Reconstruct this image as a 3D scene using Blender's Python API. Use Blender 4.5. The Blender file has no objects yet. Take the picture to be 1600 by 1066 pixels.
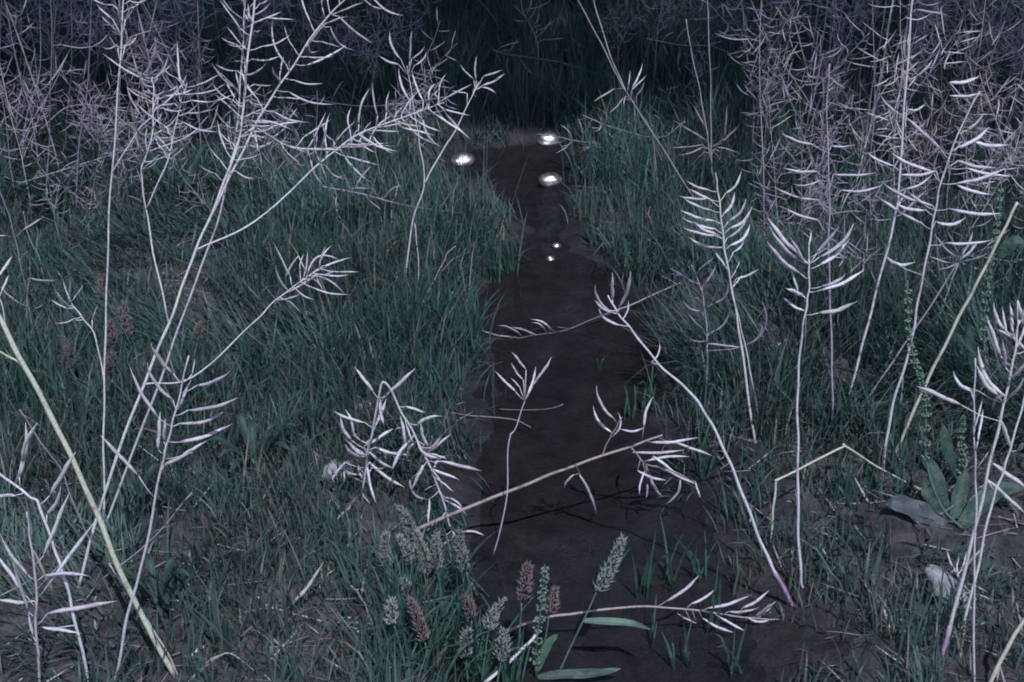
import bpy, math, random
import numpy as np
from mathutils import Vector, Matrix, Quaternion

# ------------------------------------------------------------------ camera, sky, sun, exposure
SC = bpy.context.scene
COL = SC.collection
CAM_H, PITCH, HFOV = 1.35, math.radians(28.0), math.radians(40.0)
cam_d = bpy.data.cameras.new("camera"); cam_d.angle = HFOV; cam_d.clip_start = 0.02; cam_d.clip_end = 1000
cam = bpy.data.objects.new("camera", cam_d); COL.objects.link(cam)
cam.location = (0, 0, CAM_H); cam.rotation_euler = (math.pi / 2 - PITCH, 0, 0)
SC.camera = cam

SUN_EL, SUN_AZ = math.radians(60), math.radians(165)      # azimuth from +Y (away from the camera) towards +X
world = bpy.data.worlds.new("World"); SC.world = world; world.use_nodes = True
wn = world.node_tree.nodes; wl = world.node_tree.links
sky = wn.new("ShaderNodeTexSky"); sky.sky_type = 'NISHITA'; sky.sun_disc = False
sky.sun_elevation = SUN_EL; sky.sun_rotation = SUN_AZ; sky.altitude = 300; sky.ozone_density = 2.0
wl.new(sky.outputs[0], wn["Background"].inputs[0]); wn["Background"].inputs[1].default_value = 0.13
sun_d = bpy.data.lights.new("sun", 'SUN'); sun_d.energy = 4.0; sun_d.angle = math.radians(0.5); sun_d.color = (0.81, 0.875, 1.0)
sun = bpy.data.objects.new("sun", sun_d); COL.objects.link(sun)
sdir = Vector((math.sin(SUN_AZ) * math.cos(SUN_EL), math.cos(SUN_AZ) * math.cos(SUN_EL), math.sin(SUN_EL)))
sun.rotation_euler = sdir.to_track_quat('Z', 'Y').to_euler()
SC.view_settings.view_transform = 'Standard'; SC.view_settings.look = 'None'
SC.view_settings.exposure = 0.08; SC.view_settings.gamma = 1.0
SC.cycles.filter_width = 1.9
SC.cycles.use_denoising = True
SC.cycles.max_bounces = 6; SC.cycles.transparent_max_bounces = 8

R = random.Random(7)
NR = np.random.default_rng(11)

# ------------------------------------------------------------------ photo layout -> place in the world
TH = math.tan(HFOV / 2); SP, CP = math.sin(PITCH), math.cos(PITCH)
def ray(px, py):
    u = (px - 800) / 800 * TH; v = (533 - py) / 800 * TH
    return Vector((u, CP + v * SP, -SP + v * CP))
def gnd(px, py, z=0.04):
    d = ray(px, py); t = (z - CAM_H) / d.z
    return Vector((d.x * t, d.y * t, z))
def aty(px, py, Y):
    d = ray(px, py); t = Y / d.y
    return Vector((d.x * t, Y, CAM_H + d.z * t))
def proj(x, y, z):
    zc = y * CP - (z - CAM_H) * SP
    yc = y * SP + (z - CAM_H) * CP
    return 800 + 800 * x / zc / TH, 533 - 800 * yc / zc / TH

# ------------------------------------------------------------------ terrain
STREAM_PX = [(700,1400),(690,1180),(690,1000),(712,900),(718,800),(722,720),(735,650),(745,590),(748,545),(714,500),(735,450),
    (780,400),(800,355),(760,325),(690,310),(668,270),(700,238),(800,218),(900,215),(925,260),(905,320),(915,370),(960,420),
    (1030,460),(1072,520),(1050,580),(1034,640),(1072,700),(1100,760),(1130,820),(1160,880),(1200,940),(1232,1000),(1250,1180),(1270,1400)]
STREAM = np.array([[gnd(a, b, 0.0).x, gnd(a, b, 0.0).y] for a, b in STREAM_PX])
def sdist(x, y):
    x = np.asarray(x, float); y = np.asarray(y, float)
    d = np.full(x.shape, 1e9); ins = np.zeros(x.shape, bool)
    n = len(STREAM)
    for i in range(n):
        ax, ay = STREAM[i]; bx, by = STREAM[(i + 1) % n]
        ex, ey = bx - ax, by - ay
        t = np.clip(((x - ax) * ex + (y - ay) * ey) / (ex * ex + ey * ey), 0, 1)
        d = np.minimum(d, np.hypot(x - ax - t * ex, y - ay - t * ey))
        c = ((ay > y) != (by > y)) & (x < ex * (y - ay) / (ey if abs(ey) > 1e-12 else 1e-12) + ax)
        ins ^= c
    return np.where(ins, -d, d)
def hash2(ix, iy, s):
    h = (ix.astype(np.int64) * 374761393 + iy.astype(np.int64) * 668265263 + s * 1442695041) & 0x7fffffff
    h = ((h ^ (h >> 13)) * 1274126177) & 0x7fffffff
    return ((h ^ (h >> 16)) & 0xffff) / 65535.0
def vnoise(x, y, s=0):
    ix = np.floor(x); iy = np.floor(y); fx = x - ix; fy = y - iy
    fx = fx * fx * (3 - 2 * fx); fy = fy * fy * (3 - 2 * fy)
    a = hash2(ix, iy, s); b = hash2(ix + 1, iy, s); c = hash2(ix, iy + 1, s); d = hash2(ix + 1, iy + 1, s)
    return (a * (1 - fx) + b * fx) * (1 - fy) + (c * (1 - fx) + d * fx) * fy
def sstep(a, b, x):
    t = np.clip((x - a) / (b - a), 0, 1); return t * t * (3 - 2 * t)
def height(x, y):
    x = np.atleast_1d(np.asarray(x, float)); y = np.atleast_1d(np.asarray(y, float))
    d = sdist(x, y) + 0.05 * (vnoise(x * 9, y * 9, 3) - .5) + 0.02 * (vnoise(x * 31, y * 31, 4) - .5)
    up = sstep(-0.02, 0.13, d); rough = sstep(0.0, 0.12, d)
    h = 0.046 * up - 0.028 * sstep(0.03, -0.16, d)
    h = h + rough * (0.05 * (vnoise(x * 3, y * 3, 1) - .5) + 0.028 * (vnoise(x * 13, y * 13, 2) - .5) + 0.014 * (vnoise(x * 40, y * 40, 5) - .5) + 0.007 * (vnoise(x * 95, y * 95, 6) - .5))
    h = h + (1 - rough) * (0.011 * (vnoise(x * 14, y * 9, 7) - .5) + 0.0045 * (vnoise(x * 60, y * 45, 8) - .5))
    h = h + 0.10 * sstep(4.4, 6.5, y) + 0.05 * sstep(1.2, 2.2, np.abs(x))
    return h
def hz(x, y): return float(height(x, y)[0])
def base_at(px, py):
    z = 0.04
    for _ in range(4):
        p = gnd(px, py, z); z = hz(p.x, p.y)
    return Vector((p.x, p.y, z))

# ------------------------------------------------------------------ materials
def newmat(name):
    m = bpy.data.materials.new(name); m.use_nodes = True
    nt = m.node_tree; nt.nodes.clear()
    return m, nt, nt.nodes, nt.links
def ramp(nodes, stops):
    r = nodes.new("ShaderNodeValToRGB"); e = r.color_ramp.elements
    while len(e) > 1: e.remove(e[-1])
    e[0].position = stops[0][0]; e[0].color = (*stops[0][1], 1)
    for p, c in stops[1:]:
        k = e.new(p); k.color = (*c, 1)
    return r
def mixc(nt, fac, a, b, mode='MIX'):
    n = nt.nodes.new("ShaderNodeMix"); n.data_type = 'RGBA'; n.blend_type = mode
    for s, v in ((n.inputs[0], fac), (n.inputs[6], a), (n.inputs[7], b)):
        if hasattr(v, 'is_output'): nt.links.new(v, s)
        elif isinstance(v, tuple): s.default_value = (*v, 1)
        else: s.default_value = v
    return n.outputs[2]
def leafy(nt, col, rough, trans, normal=None, spec=0.35):
    N, L = nt.nodes, nt.links
    p = N.new("ShaderNodeBsdfPrincipled"); p.inputs["Roughness"].default_value = rough; p.inputs["Specular IOR Level"].default_value = spec
    t = N.new("ShaderNodeBsdfTranslucent"); mx = N.new("ShaderNodeMixShader"); mx.inputs[0].default_value = trans
    o = N.new("ShaderNodeOutputMaterial")
    L.new(col, p.inputs["Base Color"]); L.new(col, t.inputs[0])
    if normal is not None: L.new(normal, p.inputs["Normal"]); L.new(normal, t.inputs["Normal"])
    L.new(p.outputs[0], mx.inputs[1]); L.new(t.outputs[0], mx.inputs[2]); L.new(mx.outputs[0], o.inputs[0])
def straw(name, stops, trans=0.22, speck=0.42):
    m, nt, N, L = newmat(name)
    oi = N.new("ShaderNodeObjectInfo"); rp = ramp(N, stops); L.new(oi.outputs["Random"], rp.inputs[0])
    g = N.new("ShaderNodeNewGeometry")
    n1 = N.new("ShaderNodeTexNoise"); n1.inputs["Scale"].default_value = 38; n1.inputs["Detail"].default_value = 3
    n2 = N.new("ShaderNodeTexNoise"); n2.inputs["Scale"].default_value = 340; n2.inputs["Detail"].default_value = 2
    L.new(g.outputs["Position"], n1.inputs["Vector"]); L.new(g.outputs["Position"], n2.inputs["Vector"])
    r1 = ramp(N, [(0.28, (.46, .38, .40)), (0.43, (.90, .87, .89)), (0.55, (1, 1, 1)), (0.75, (1.0, .96, .88))]); L.new(n1.outputs[0], r1.inputs[0])
    r2 = ramp(N, [(0.36, (.40, .32, .34)), (0.54, (1, 1, 1))]); L.new(n2.outputs[0], r2.inputs[0])
    c = mixc(nt, 0.8, rp.outputs[0], r1.outputs[0], 'MULTIPLY'); c = mixc(nt, speck, c, r2.outputs[0], 'MULTIPLY')
    b = N.new("ShaderNodeBump"); b.inputs["Strength"].default_value = 0.35; b.inputs["Distance"].default_value = 0.0006
    L.new(n2.outputs[0], b.inputs["Height"])
    leafy(nt, c, 0.55, trans, b.outputs[0])
    return m
M = {}
M['pale'] = straw('dry_pale_straw', [(0, (.77, .72, .78)), (.25, (.83, .79, .83)), (.45, (.66, .58, .63)), (.65, (.82, .78, .74)), (.85, (.70, .60, .68)), (1, (.76, .70, .73))])
M['grey'] = straw('weathered_shaded_straw', [(0, (.38, .33, .40)), (.25, (.52, .47, .53)), (.45, (.32, .27, .34)), (.65, (.50, .43, .40)), (.8, (.56, .51, .55)), (1, (.40, .34, .40))])  # older straw; the thicket's shade is also put into its darker tone
M['purple'] = straw('purple_stained_straw', [(0, (.38, .29, .42)), (.5, (.46, .37, .49)), (1, (.54, .45, .55))])
M['magenta'] = straw('magenta_stained_stem', [(0, (.40, .25, .42)), (1, (.46, .32, .48))], .1)
M['yellow'] = straw('yellow_straw', [(0, (.56, .55, .42)), (.5, (.60, .58, .47)), (1, (.52, .50, .40))], 0.1)
M['brown'] = straw('brown_straw', [(0, (.40, .30, .28)), (.5, (.48, .38, .36)), (1, (.42, .36, .36))])
M['redgrass'] = straw('reddish_seed_husk', [(0, (.24, .17, .17)), (.5, (.22, .18, .18)), (1, (.28, .21, .21))], 0.3)
M['husk'] = straw('green_grey_seed_husk', [(0, (.34, .38, .33)), (.5, (.27, .29, .28)), (1, (.42, .45, .40))], 0.3)
M['dockseed'] = straw('dock_seed', [(0, (.16, .24, .18)), (.5, (.20, .30, .23)), (1, (.24, .30, .24))], 0.3)

def attr_mat(name, rough, trans, spec=.35, nscale=60):
    m, nt, N, L = newmat(name)
    a = N.new("ShaderNodeAttribute"); a.attribute_name = "tint"
    g = N.new("ShaderNodeNewGeometry")
    n = N.new("ShaderNodeTexNoise"); n.inputs["Scale"].default_value = nscale; L.new(g.outputs["Position"], n.inputs["Vector"])
    r = ramp(N, [(.3, (.7, .72, .74)), (.6, (1, 1, 1))]); L.new(n.outputs[0], r.inputs[0])
    leafy(nt, mixc(nt, 1.0, a.outputs["Color"], r.outputs[0], 'MULTIPLY'), rough, trans, None, spec)
    return m
M['grass'] = attr_mat('grass_blades', 0.5, 0.3)
M['litter'] = attr_mat('straw_litter', 0.7, 0.1, .2)

def plain_leaf(name, a, b, trans=0.25):
    m, nt, N, L = newmat(name)
    tc = N.new("ShaderNodeTexCoord"); oi = N.new("ShaderNodeObjectInfo")
    n = N.new("ShaderNodeTexNoise"); n.inputs["Scale"].default_value = 55; n.inputs["Detail"].default_value = 4; L.new(tc.outputs["Object"], n.inputs["Vector"])
    r = ramp(N, [(.3, a), (.65, b), (.78, tuple(x * 1.25 for x in b))]); L.new(n.outputs[0], r.inputs[0])
    n.inputs['Roughness'].default_value = .75
    bp = N.new("ShaderNodeBump"); bp.inputs["Strength"].default_value = .8; bp.inputs["Distance"].default_value = .004; L.new(n.outputs[0], bp.inputs["Height"])
    leafy(nt, r.outputs[0], .5, trans, bp.outputs[0])
    return m
M['leaf'] = plain_leaf('broad_green_leaf', (.026, .055, .044), (.044, .080, .062))
M['dockleaf'] = plain_leaf('grey_purple_leaf', (.045, .055, .060), (.072, .076, .088), .12)
M['greenstem'] = plain_leaf('green_stem', (.07, .12, .085), (.11, .17, .125), .1)

def mud_mat():
    m, nt, N, L = newmat('wet_mud')
    at = N.new("ShaderNodeAttribute"); at.attribute_name = "wet"
    g = N.new("ShaderNodeNewGeometry")
    def noise(s, d=4, r=.6):
        n = N.new("ShaderNodeTexNoise"); n.inputs["Scale"].default_value = s; n.inputs["Detail"].default_value = d; n.inputs["Roughness"].default_value = r
        L.new(g.outputs["Position"], n.inputs["Vector"]); return n
    big, mid, fine, grit = noise(5), noise(26, 6), noise(150, 4), noise(520, 2)
    dry = ramp(N, [(.28, (.026, .022, .025)), (.5, (.062, .055, .061)), (.72, (.115, .105, .113))]); L.new(mid.outputs[0], dry.inputs[0])
    wet = ramp(N, [(.30, (.015, .0130, .0142)), (.55, (.027, .0245, .0268)), (.8, (.039, .0355, .0385))]); L.new(mid.outputs[0], wet.inputs[0])
    c = mixc(nt, at.outputs["Fac"], dry.outputs[0], wet.outputs[0])
    rb = ramp(N, [(.35, (.72, .72, .75)), (.65, (1.1, 1.05, 1.0))]); L.new(big.outputs[0], rb.inputs[0])
    rf = ramp(N, [(.35, (.6, .58, .6)), (.6, (1.05, 1.05, 1.05))]); L.new(fine.outputs[0], rf.inputs[0])
    rg = ramp(N, [(.62, (1, 1, 1)), (.74, (1.9, 1.85, 1.9))]); L.new(grit.outputs[0], rg.inputs[0])
    c = mixc(nt, 1, c, rb.outputs[0], 'MULTIPLY'); c = mixc(nt, .8, c, rf.outputs[0], 'MULTIPLY'); c = mixc(nt, .5, c, rg.outputs[0], 'MULTIPLY')
    p = N.new("ShaderNodeBsdfPrincipled"); o = N.new("ShaderNodeOutputMaterial")
    L.new(c, p.inputs["Base Color"])
    mr = N.new("ShaderNodeMapRange"); L.new(at.outputs["Fac"], mr.inputs[0]); mr.inputs[3].default_value = .92; mr.inputs[4].default_value = .62
    L.new(mr.outputs[0], p.inputs["Roughness"]); p.inputs["Specular IOR Level"].default_value = .25
    b1 = N.new("ShaderNodeBump"); b1.inputs["Strength"].default_value = .55; b1.inputs["Distance"].default_value = .006; L.new(fine.outputs[0], b1.inputs["Height"])
    b2 = N.new("ShaderNodeBump"); b2.inputs["Strength"].default_value = .5; b2.inputs["Distance"].default_value = .002; L.new(grit.outputs[0], b2.inputs["Height"]); L.new(b1.outputs[0], b2.inputs["Normal"])
    L.new(b2.outputs[0], p.inputs["Normal"]); L.new(p.outputs[0], o.inputs[0])
    return m
M['mud'] = mud_mat()

def water_mat():
    m, nt, N, L = newmat('shallow_water')
    tr = N.new("ShaderNodeBsdfTransparent"); tr.inputs[0].default_value = (.80, .78, .80, 1)
    gl = N.new("ShaderNodeBsdfGlossy"); gl.inputs["Roughness"].default_value = .06
    g = N.new("ShaderNodeNewGeometry"); n = N.new("ShaderNodeTexNoise"); n.inputs["Scale"].default_value = 14; n.inputs["Detail"].default_value = 3
    L.new(g.outputs["Position"], n.inputs["Vector"])
    b = N.new("ShaderNodeBump"); b.inputs["Strength"].default_value = .12; b.inputs["Distance"].default_value = .01; L.new(n.outputs[0], b.inputs["Height"])
    f = N.new("ShaderNodeFresnel"); f.inputs[0].default_value = 1.33
    L.new(b.outputs[0], f.inputs["Normal"]); L.new(b.outputs[0], gl.inputs["Normal"])
    mx = N.new("ShaderNodeMixShader"); o = N.new("ShaderNodeOutputMaterial")
    L.new(f.outputs[0], mx.inputs[0]); L.new(tr.outputs[0], mx.inputs[1]); L.new(gl.outputs[0], mx.inputs[2]); L.new(mx.outputs[0], o.inputs[0])
    return m
M['water'] = water_mat()

def stone_mat(name, a, b, rough, coat=0.0):
    m, nt, N, L = newmat(name)
    tc = N.new("ShaderNodeTexCoord"); n = N.new("ShaderNodeTexNoise"); n.inputs["Scale"].default_value = 70; n.inputs["Detail"].default_value = 6
    L.new(tc.outputs["Object"], n.inputs["Vector"])
    r = ramp(N, [(.3, a), (.65, b)]); L.new(n.outputs[0], r.inputs[0])
    p = N.new("ShaderNodeBsdfPrincipled"); o = N.new("ShaderNodeOutputMaterial")
    L.new(r.outputs[0], p.inputs["Base Color"]); p.inputs["Roughness"].default_value = rough
    p.inputs["Coat Weight"].default_value = coat; p.inputs["Coat Roughness"].default_value = .16; p.inputs["Specular IOR Level"].default_value = .1 if coat else .5; p.inputs["Coat IOR"].default_value = 1.5
    if not coat:
        bp = N.new("ShaderNodeBump"); bp.inputs["Strength"].default_value = .8; bp.inputs["Distance"].default_value = .004; L.new(n.outputs[0], bp.inputs["Height"]); L.new(bp.outputs[0], p.inputs["Normal"])
    L.new(p.outputs[0], o.inputs[0]); return m
M['palestone'] = stone_mat('pale_chalky_stone', (.15, .145, .16), (.30, .29, .31), .95)
M['glintstone'] = stone_mat('glossy_glint_stone', (.02, .02, .022), (.05, .045, .05), .5, 1.0)  # glossy coat for the added stones that stand in for water glints

# ------------------------------------------------------------------ helpers
def mesh_np(name, V, F3=None, F4=None, smooth=True):
    """V: (n,3); faces as lists of tri / quad index arrays"""
    me = bpy.data.meshes.new(name)
    F3 = np.zeros((0, 3), int) if F3 is None else np.asarray(F3, int).reshape(-1, 3)
    F4 = np.zeros((0, 4), int) if F4 is None else np.asarray(F4, int).reshape(-1, 4)
    V = np.asarray(V, np.float32)
    me.vertices.add(len(V)); me.vertices.foreach_set("co", V.ravel())
    nl = F3.size + F4.size; me.loops.add(nl)
    me.loops.foreach_set("vertex_index", np.concatenate([F4.ravel(), F3.ravel()]).astype(np.int32))
    npoly = len(F3) + len(F4); me.polygons.add(npoly)
    tot = np.concatenate([np.full(len(F4), 4), np.full(len(F3), 3)]).astype(np.int32)
    st = np.concatenate([[0], np.cumsum(tot)[:-1]]).astype(np.int32) if npoly else np.zeros(0, np.int32)
    me.polygons.foreach_set("loop_start", st); me.polygons.foreach_set("loop_total", tot)
    me.polygons.foreach_set("use_smooth", np.full(npoly, smooth))
    me.update(calc_edges=True); me.validate()
    return me
def link(name, me, mat, parent=None):
    if mat is not None and len(me.materials) == 0: me.materials.append(M[mat])
    o = bpy.data.objects.new(name, me); COL.objects.link(o)
    if parent is not None: o.parent = parent
    return o
def tag(o, label=None, cat=None, group=None, kind=None):
    if label: o["label"] = label
    if cat: o["category"] = cat
    if group: o["group"] = group
    if kind: o["kind"] = kind
    return o
def thing(name, loc, label, cat, group=None):
    o = bpy.data.objects.new(name, None); o.empty_display_size = .02; o.location = loc; COL.objects.link(o)
    return tag(o, label, cat, group)
def smooth_path(P, sub=4):
    P = [Vector(p) for p in P]
    if len(P) < 3: return [P[0].lerp(P[1], i / sub) for i in range(sub + 1)]
    Q = [P[0] * 2 - P[1]] + P + [P[-1] * 2 - P[-2]]; out = []
    for i in range(1, len(Q) - 2):
        a, b, c, d = Q[i - 1:i + 3]
        for k in range(sub):
            t = k / sub
            out.append(.5 * ((2 * b) + (c - a) * t + (2 * a - 5 * b + 4 * c - d) * t * t + (3 * b - a - 3 * c + d) * t ** 3))
    out.append(P[-1]); return out
class MB:
    def __init__(s): s.v = []; s.f4 = []; s.f3 = []
    def tube(s, P, rad, sides=6):
        P = [Vector(p) for p in P]; n = len(P); b0 = len(s.v); ref = Vector((.31, -.42, .85)).normalized(); prev = None
        for i, p in enumerate(P):
            t = (P[min(i + 1, n - 1)] - P[max(i - 1, 0)]);
            t = t.normalized() if t.length > 1e-9 else Vector((0, 0, 1))
            if prev is None:
                a = t.cross(ref);
                if a.length < 1e-3: a = t.cross(Vector((1, 0, 0)))
                a.normalize()
            else:
                a = (prev - t * prev.dot(t)).normalized()
            prev = a; b = t.cross(a); r = rad(i / max(1, n - 1)) if callable(rad) else rad
            for k in range(sides):
                an = 2 * math.pi * k / sides
                s.v.append(p + (a * math.cos(an) + b * math.sin(an)) * r)
        for i in range(n - 1):
            for k in range(sides):
                k2 = (k + 1) % sides
                s.f4.append((b0 + i * sides + k, b0 + i * sides + k2, b0 + (i + 1) * sides + k2, b0 + (i + 1) * sides + k))
        c0 = len(s.v); s.v.append(P[0]); s.v.append(P[-1])
        for k in range(sides):
            k2 = (k + 1) % sides
            s.f3.append((c0, b0 + k2, b0 + k)); e = b0 + (n - 1) * sides; s.f3.append((c0 + 1, e + k, e + k2))
    def build(s, name, mat, parent=None, origin=None):
        V = np.array([tuple(v) for v in s.v]);
        if origin is not None: V = V - np.array(tuple(origin))
        return link(name, mesh_np(name, V, s.f3, s.f4), mat, parent)

# --- pods: a few shared bowed meshes of unit length along +X, bowing towards +Z; seed beads, tapering beak
CURV = [0.0, 0.06, 0.12, 0.19, 0.27, 0.37, 0.5]
def pod_mesh(c, v):
    rr = random.Random(v * 100 + int(c * 100)); n, sides = 9, 5; mb = MB(); ts = [i / n for i in range(n + 1)]
    prof = [.30, .62, .95, .80, 1.0, .82, .98, .74, .34, .07] if v % 2 == 0 else [.28, .75, .84, 1.0, .78, .96, .76, .60, .22, .05]
    pts = [Vector((t, .008 * math.sin(7 * t + v), -4 * c * t * (1 - t) + .006 * math.sin(11 * t + 2 * v))) for t in ts]
    mb.tube(pts, lambda t: .042 * prof[int(round(t * n))], sides)
    V = np.array([tuple(p) for p in mb.v])
    return mesh_np("pod", V, mb.f3, mb.f4)
PODS = {}
def pod_data(c, v, mat):
    k = (c, v, mat)
    if k not in PODS: me = pod_mesh(c, v); me.materials.append(M[mat]); PODS[k] = me
    return PODS[k]
def add_pod(root, base, tip, bow, mat, fat=1.0):
    """base/tip in world; bow: world vector, offset of the belly from the chord"""
    ch = tip - base; L = ch.length
    if L < 1e-5: return
    x = ch / L; b = bow - x * bow.dot(x)
    sz = fat * 0.052 * R.uniform(.85, 1.15) * min(1.0, L / .05)      # cross scale: pod radius about 2.8 mm
    cq = min(CURV, key=lambda k: abs(k - b.length / sz))
    if b.length < 1e-6: b = x.cross(Vector((R.uniform(-1, 1), R.uniform(-1, 1), R.uniform(-1, 1))))
    z = -b.normalized(); y = z.cross(x)
    o = bpy.data.objects.new("pod", pod_data(cq, R.randrange(4), mat)); COL.objects.link(o); o.parent = root
    m = Matrix.Translation(base - root.location) @ Matrix((x, y, z)).transposed().to_4x4() @ Matrix.Diagonal((L, sz, sz, 1))
    o.matrix_basis = m
    return o

def nearest_px(path, px, py):
    best = None
    for i, p in enumerate(path):
        q = proj(*p); d = (q[0] - px) ** 2 + (q[1] - py) ** 2
        if best is None or d < best[0]: best = (d, i)
    return best[1]
def wob(P, a):
    ph = R.uniform(0, 6)
    return [p + Vector((math.sin(i * 1.1 + ph), math.cos(i * .8 + ph), 0)) * a * (1 if 0 < i < len(P) - 1 else 0) for i, p in enumerate(P)]

def plant(label, mat, stems, pods=(), name="dry_pod_stalk", cat="dry stalk", group=None, root_y=None, podmat=None, autos=(), fat=1.0, collar=False, thin=1.0):
    """stems: list of (pixel points base->tip, dy lean, base radius mm, tip radius mm [, parent stem, or start Y])
       pods: (tip, [mid], base) pixel tuples (2 or 3 points); autos: (stem, t0, t1, n, length)"""
    root = None; paths = []; mbs = []
    for si, s in enumerate(stems):
        pts, dy, r0, r1 = s[:4]; extra = s[4] if len(s) > 4 else None
        if isinstance(extra, int):
            pp = paths[extra]; i0 = nearest_px(pp, *pts[0]); y0 = pp[i0].y; first = pp[i0].copy()
        elif isinstance(extra, float): y0 = extra; first = aty(*pts[0], y0)
        else: first = base_at(*pts[0]); y0 = first.y; first.z -= .006
        ln = [0]
        for a, b in zip(pts, pts[1:]): ln.append(ln[-1] + math.hypot(b[0] - a[0], b[1] - a[1]))
        P = [first] + [aty(p[0], p[1], y0 + dy * (l / ln[-1])) for p, l in zip(pts[1:], ln[1:])]
        for q in P[1:]:
            q.z = max(q.z, hz(q.x, q.y) + r0 * .0006)
        P = wob(smooth_path(P, 6), 0.0007)
        paths.append(P)
        if root is None: root = thing(name, P[0], label, cat, group)
        mb = MB(); nd = R.uniform(5, 8)
        mb.tube(P, lambda t, a=r0 * .00093 * thin, b=r1 * .00093 * thin, nd=nd: (a + (b - a) * t) * (1 + .14 * max(0, math.cos(t * nd * 6.283)) ** 12), 7)
        mbs.append(mb)
    def pedicel(si, i, base):
        p0 = paths[si][i]; d = base - p0
        if d.length > 1e-4 and d.length < .09:
            mid = p0.lerp(base, .5) + Vector((0, 0, -.06 * d.length))
            mbs[si].tube([p0, mid, base], .00075, 4)
    for pd in pods:
        tip, base = pd[0], pd[-1]
        best = None
        for si, P in enumerate(paths):
            i = nearest_px(P, *base); q = proj(*P[i]); d = (q[0] - base[0]) ** 2 + (q[1] - base[1]) ** 2
            if best is None or d < best[0]: best = (d, si, i)
        _, si, i = best; Y = paths[si][i].y
        B = aty(base[0], base[1], Y + R.uniform(-.008, .008)); T = aty(tip[0], tip[1], B.y + R.uniform(-.03, .03))
        for q in (B, T): q.z = max(q.z, hz(q.x, q.y) + .004)
        if len(pd) == 3: bow = aty(pd[1][0], pd[1][1], (B.y + T.y) / 2) - (B + T) / 2
        else: bow = Vector((0, 0, -1)) * R.uniform(.0, .08) * (T - B).length
        add_pod(root, B, T, bow, podmat or mat, fat); pedicel(si, max(0, i - 1), B)
    for si, t0, t1, n, Lp in autos:
        P = paths[si]; ph = R.uniform(0, 6.28)
        for k in range(n):
            if R.random() < .12: continue
            t = t0 + (t1 - t0) * (k + R.uniform(-.7, .7)) / max(1, n - 1); i = min(len(P) - 2, max(1, int(t * (len(P) - 1))))
            ax = (P[i + 1] - P[i - 1]).normalized(); a = ax.cross(Vector((.2, .1, .97)) if abs(ax.z) < .9 else Vector((1, 0, 0))).normalized(); b = ax.cross(a)
            an = ph + k * 2.4 + R.uniform(-.9, .9); rad = a * math.cos(an) + b * math.sin(an)
            d = (rad * 1.0 + ax * R.uniform(.0, 1.3) + Vector((0, 0, R.uniform(-.35, .25)))).normalized(); l = Lp * R.uniform(.5, 1.2)
            B = P[i] + (rad * .8 + ax * .4).normalized() * R.uniform(.010, .020); T = B + d * l
            T.z = max(T.z, hz(T.x, T.y) + .004); B.z = max(B.z, hz(B.x, B.y) + .003)
            add_pod(root, B, T, -ax * l * R.uniform(.0, .14), podmat or mat, fat); pedicel(si, i, B)
    if collar:
        cb = MB(); k = max(3, int(len(paths[0]) * .14)); cb.tube(paths[0][:k], lambda t, a=stems[0][2] * .00108: a * (1.12 - .1 * t), 7)
        cb.build("root_collar", 'magenta', root, root.location)
    for si, mb in enumerate(mbs):
        mb.build("stem" if si == 0 else "branch", mat, root, root.location)
    return root

# ------------------------------------------------------------------ ground
def axis(lo, hi, step, far, k):
    core = np.arange(lo, hi + step / 2, step); a = [hi]; s = step
    while a[-1] < far: s *= k; a.append(a[-1] + s)
    b = [lo]; s = step
    while b[-1] > -far: s *= k; b.append(b[-1] - s)
    return np.concatenate([b[:0:-1], core, a[1:]])
gx = axis(-1.7, 1.7, .0105, 90, 1.22); gy = axis(1.15, 4.9, .0115, 90, 1.22)
GX, GY = np.meshgrid(gx, gy); nx, ny = len(gx), len(gy)
GZ = height(GX.ravel(), GY.ravel())
ii = np.arange(nx * ny).reshape(ny, nx)
quads = np.stack([ii[:-1, :-1], ii[:-1, 1:], ii[1:, 1:], ii[1:, :-1]], -1).reshape(-1, 4)
gme = mesh_np("ground", np.stack([GX.ravel(), GY.ravel(), GZ], -1), None, quads)
wet = sstep(.16, -.04, sdist(GX.ravel(), GY.ravel()) + .1 * (vnoise(GX.ravel() * 7, GY.ravel() * 7, 21) - .5))
at = gme.attributes.new("wet", 'FLOAT', 'POINT'); at.data.foreach_set("value", wet.astype(np.float32))
ground = tag(link("ground", gme, 'mud'), "dark muddy ground with a shallow stream channel", kind="structure")

# shallow water in the channel
wx = np.arange(STREAM[:, 0].min() - .1, STREAM[:, 0].max() + .1, .03); wy = np.arange(STREAM[:, 1].min() - .1, STREAM[:, 1].max() + .1, .03)
WX, WY = np.meshgrid(wx, wy); wi = np.arange(WX.size).reshape(WX.shape)
wq = np.stack([wi[:-1, :-1], wi[:-1, 1:], wi[1:, 1:], wi[1:, :-1]], -1).reshape(-1, 4)
keep = (sdist(WX.ravel(), WY.ravel()) < .14)[wq].all(1)
water = tag(link("water", mesh_np("water", np.stack([WX.ravel(), WY.ravel(), np.full(WX.size, -.006)], -1), None, wq[keep]), 'water'), "shallow dark water of the narrow stream", kind="structure")

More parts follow.
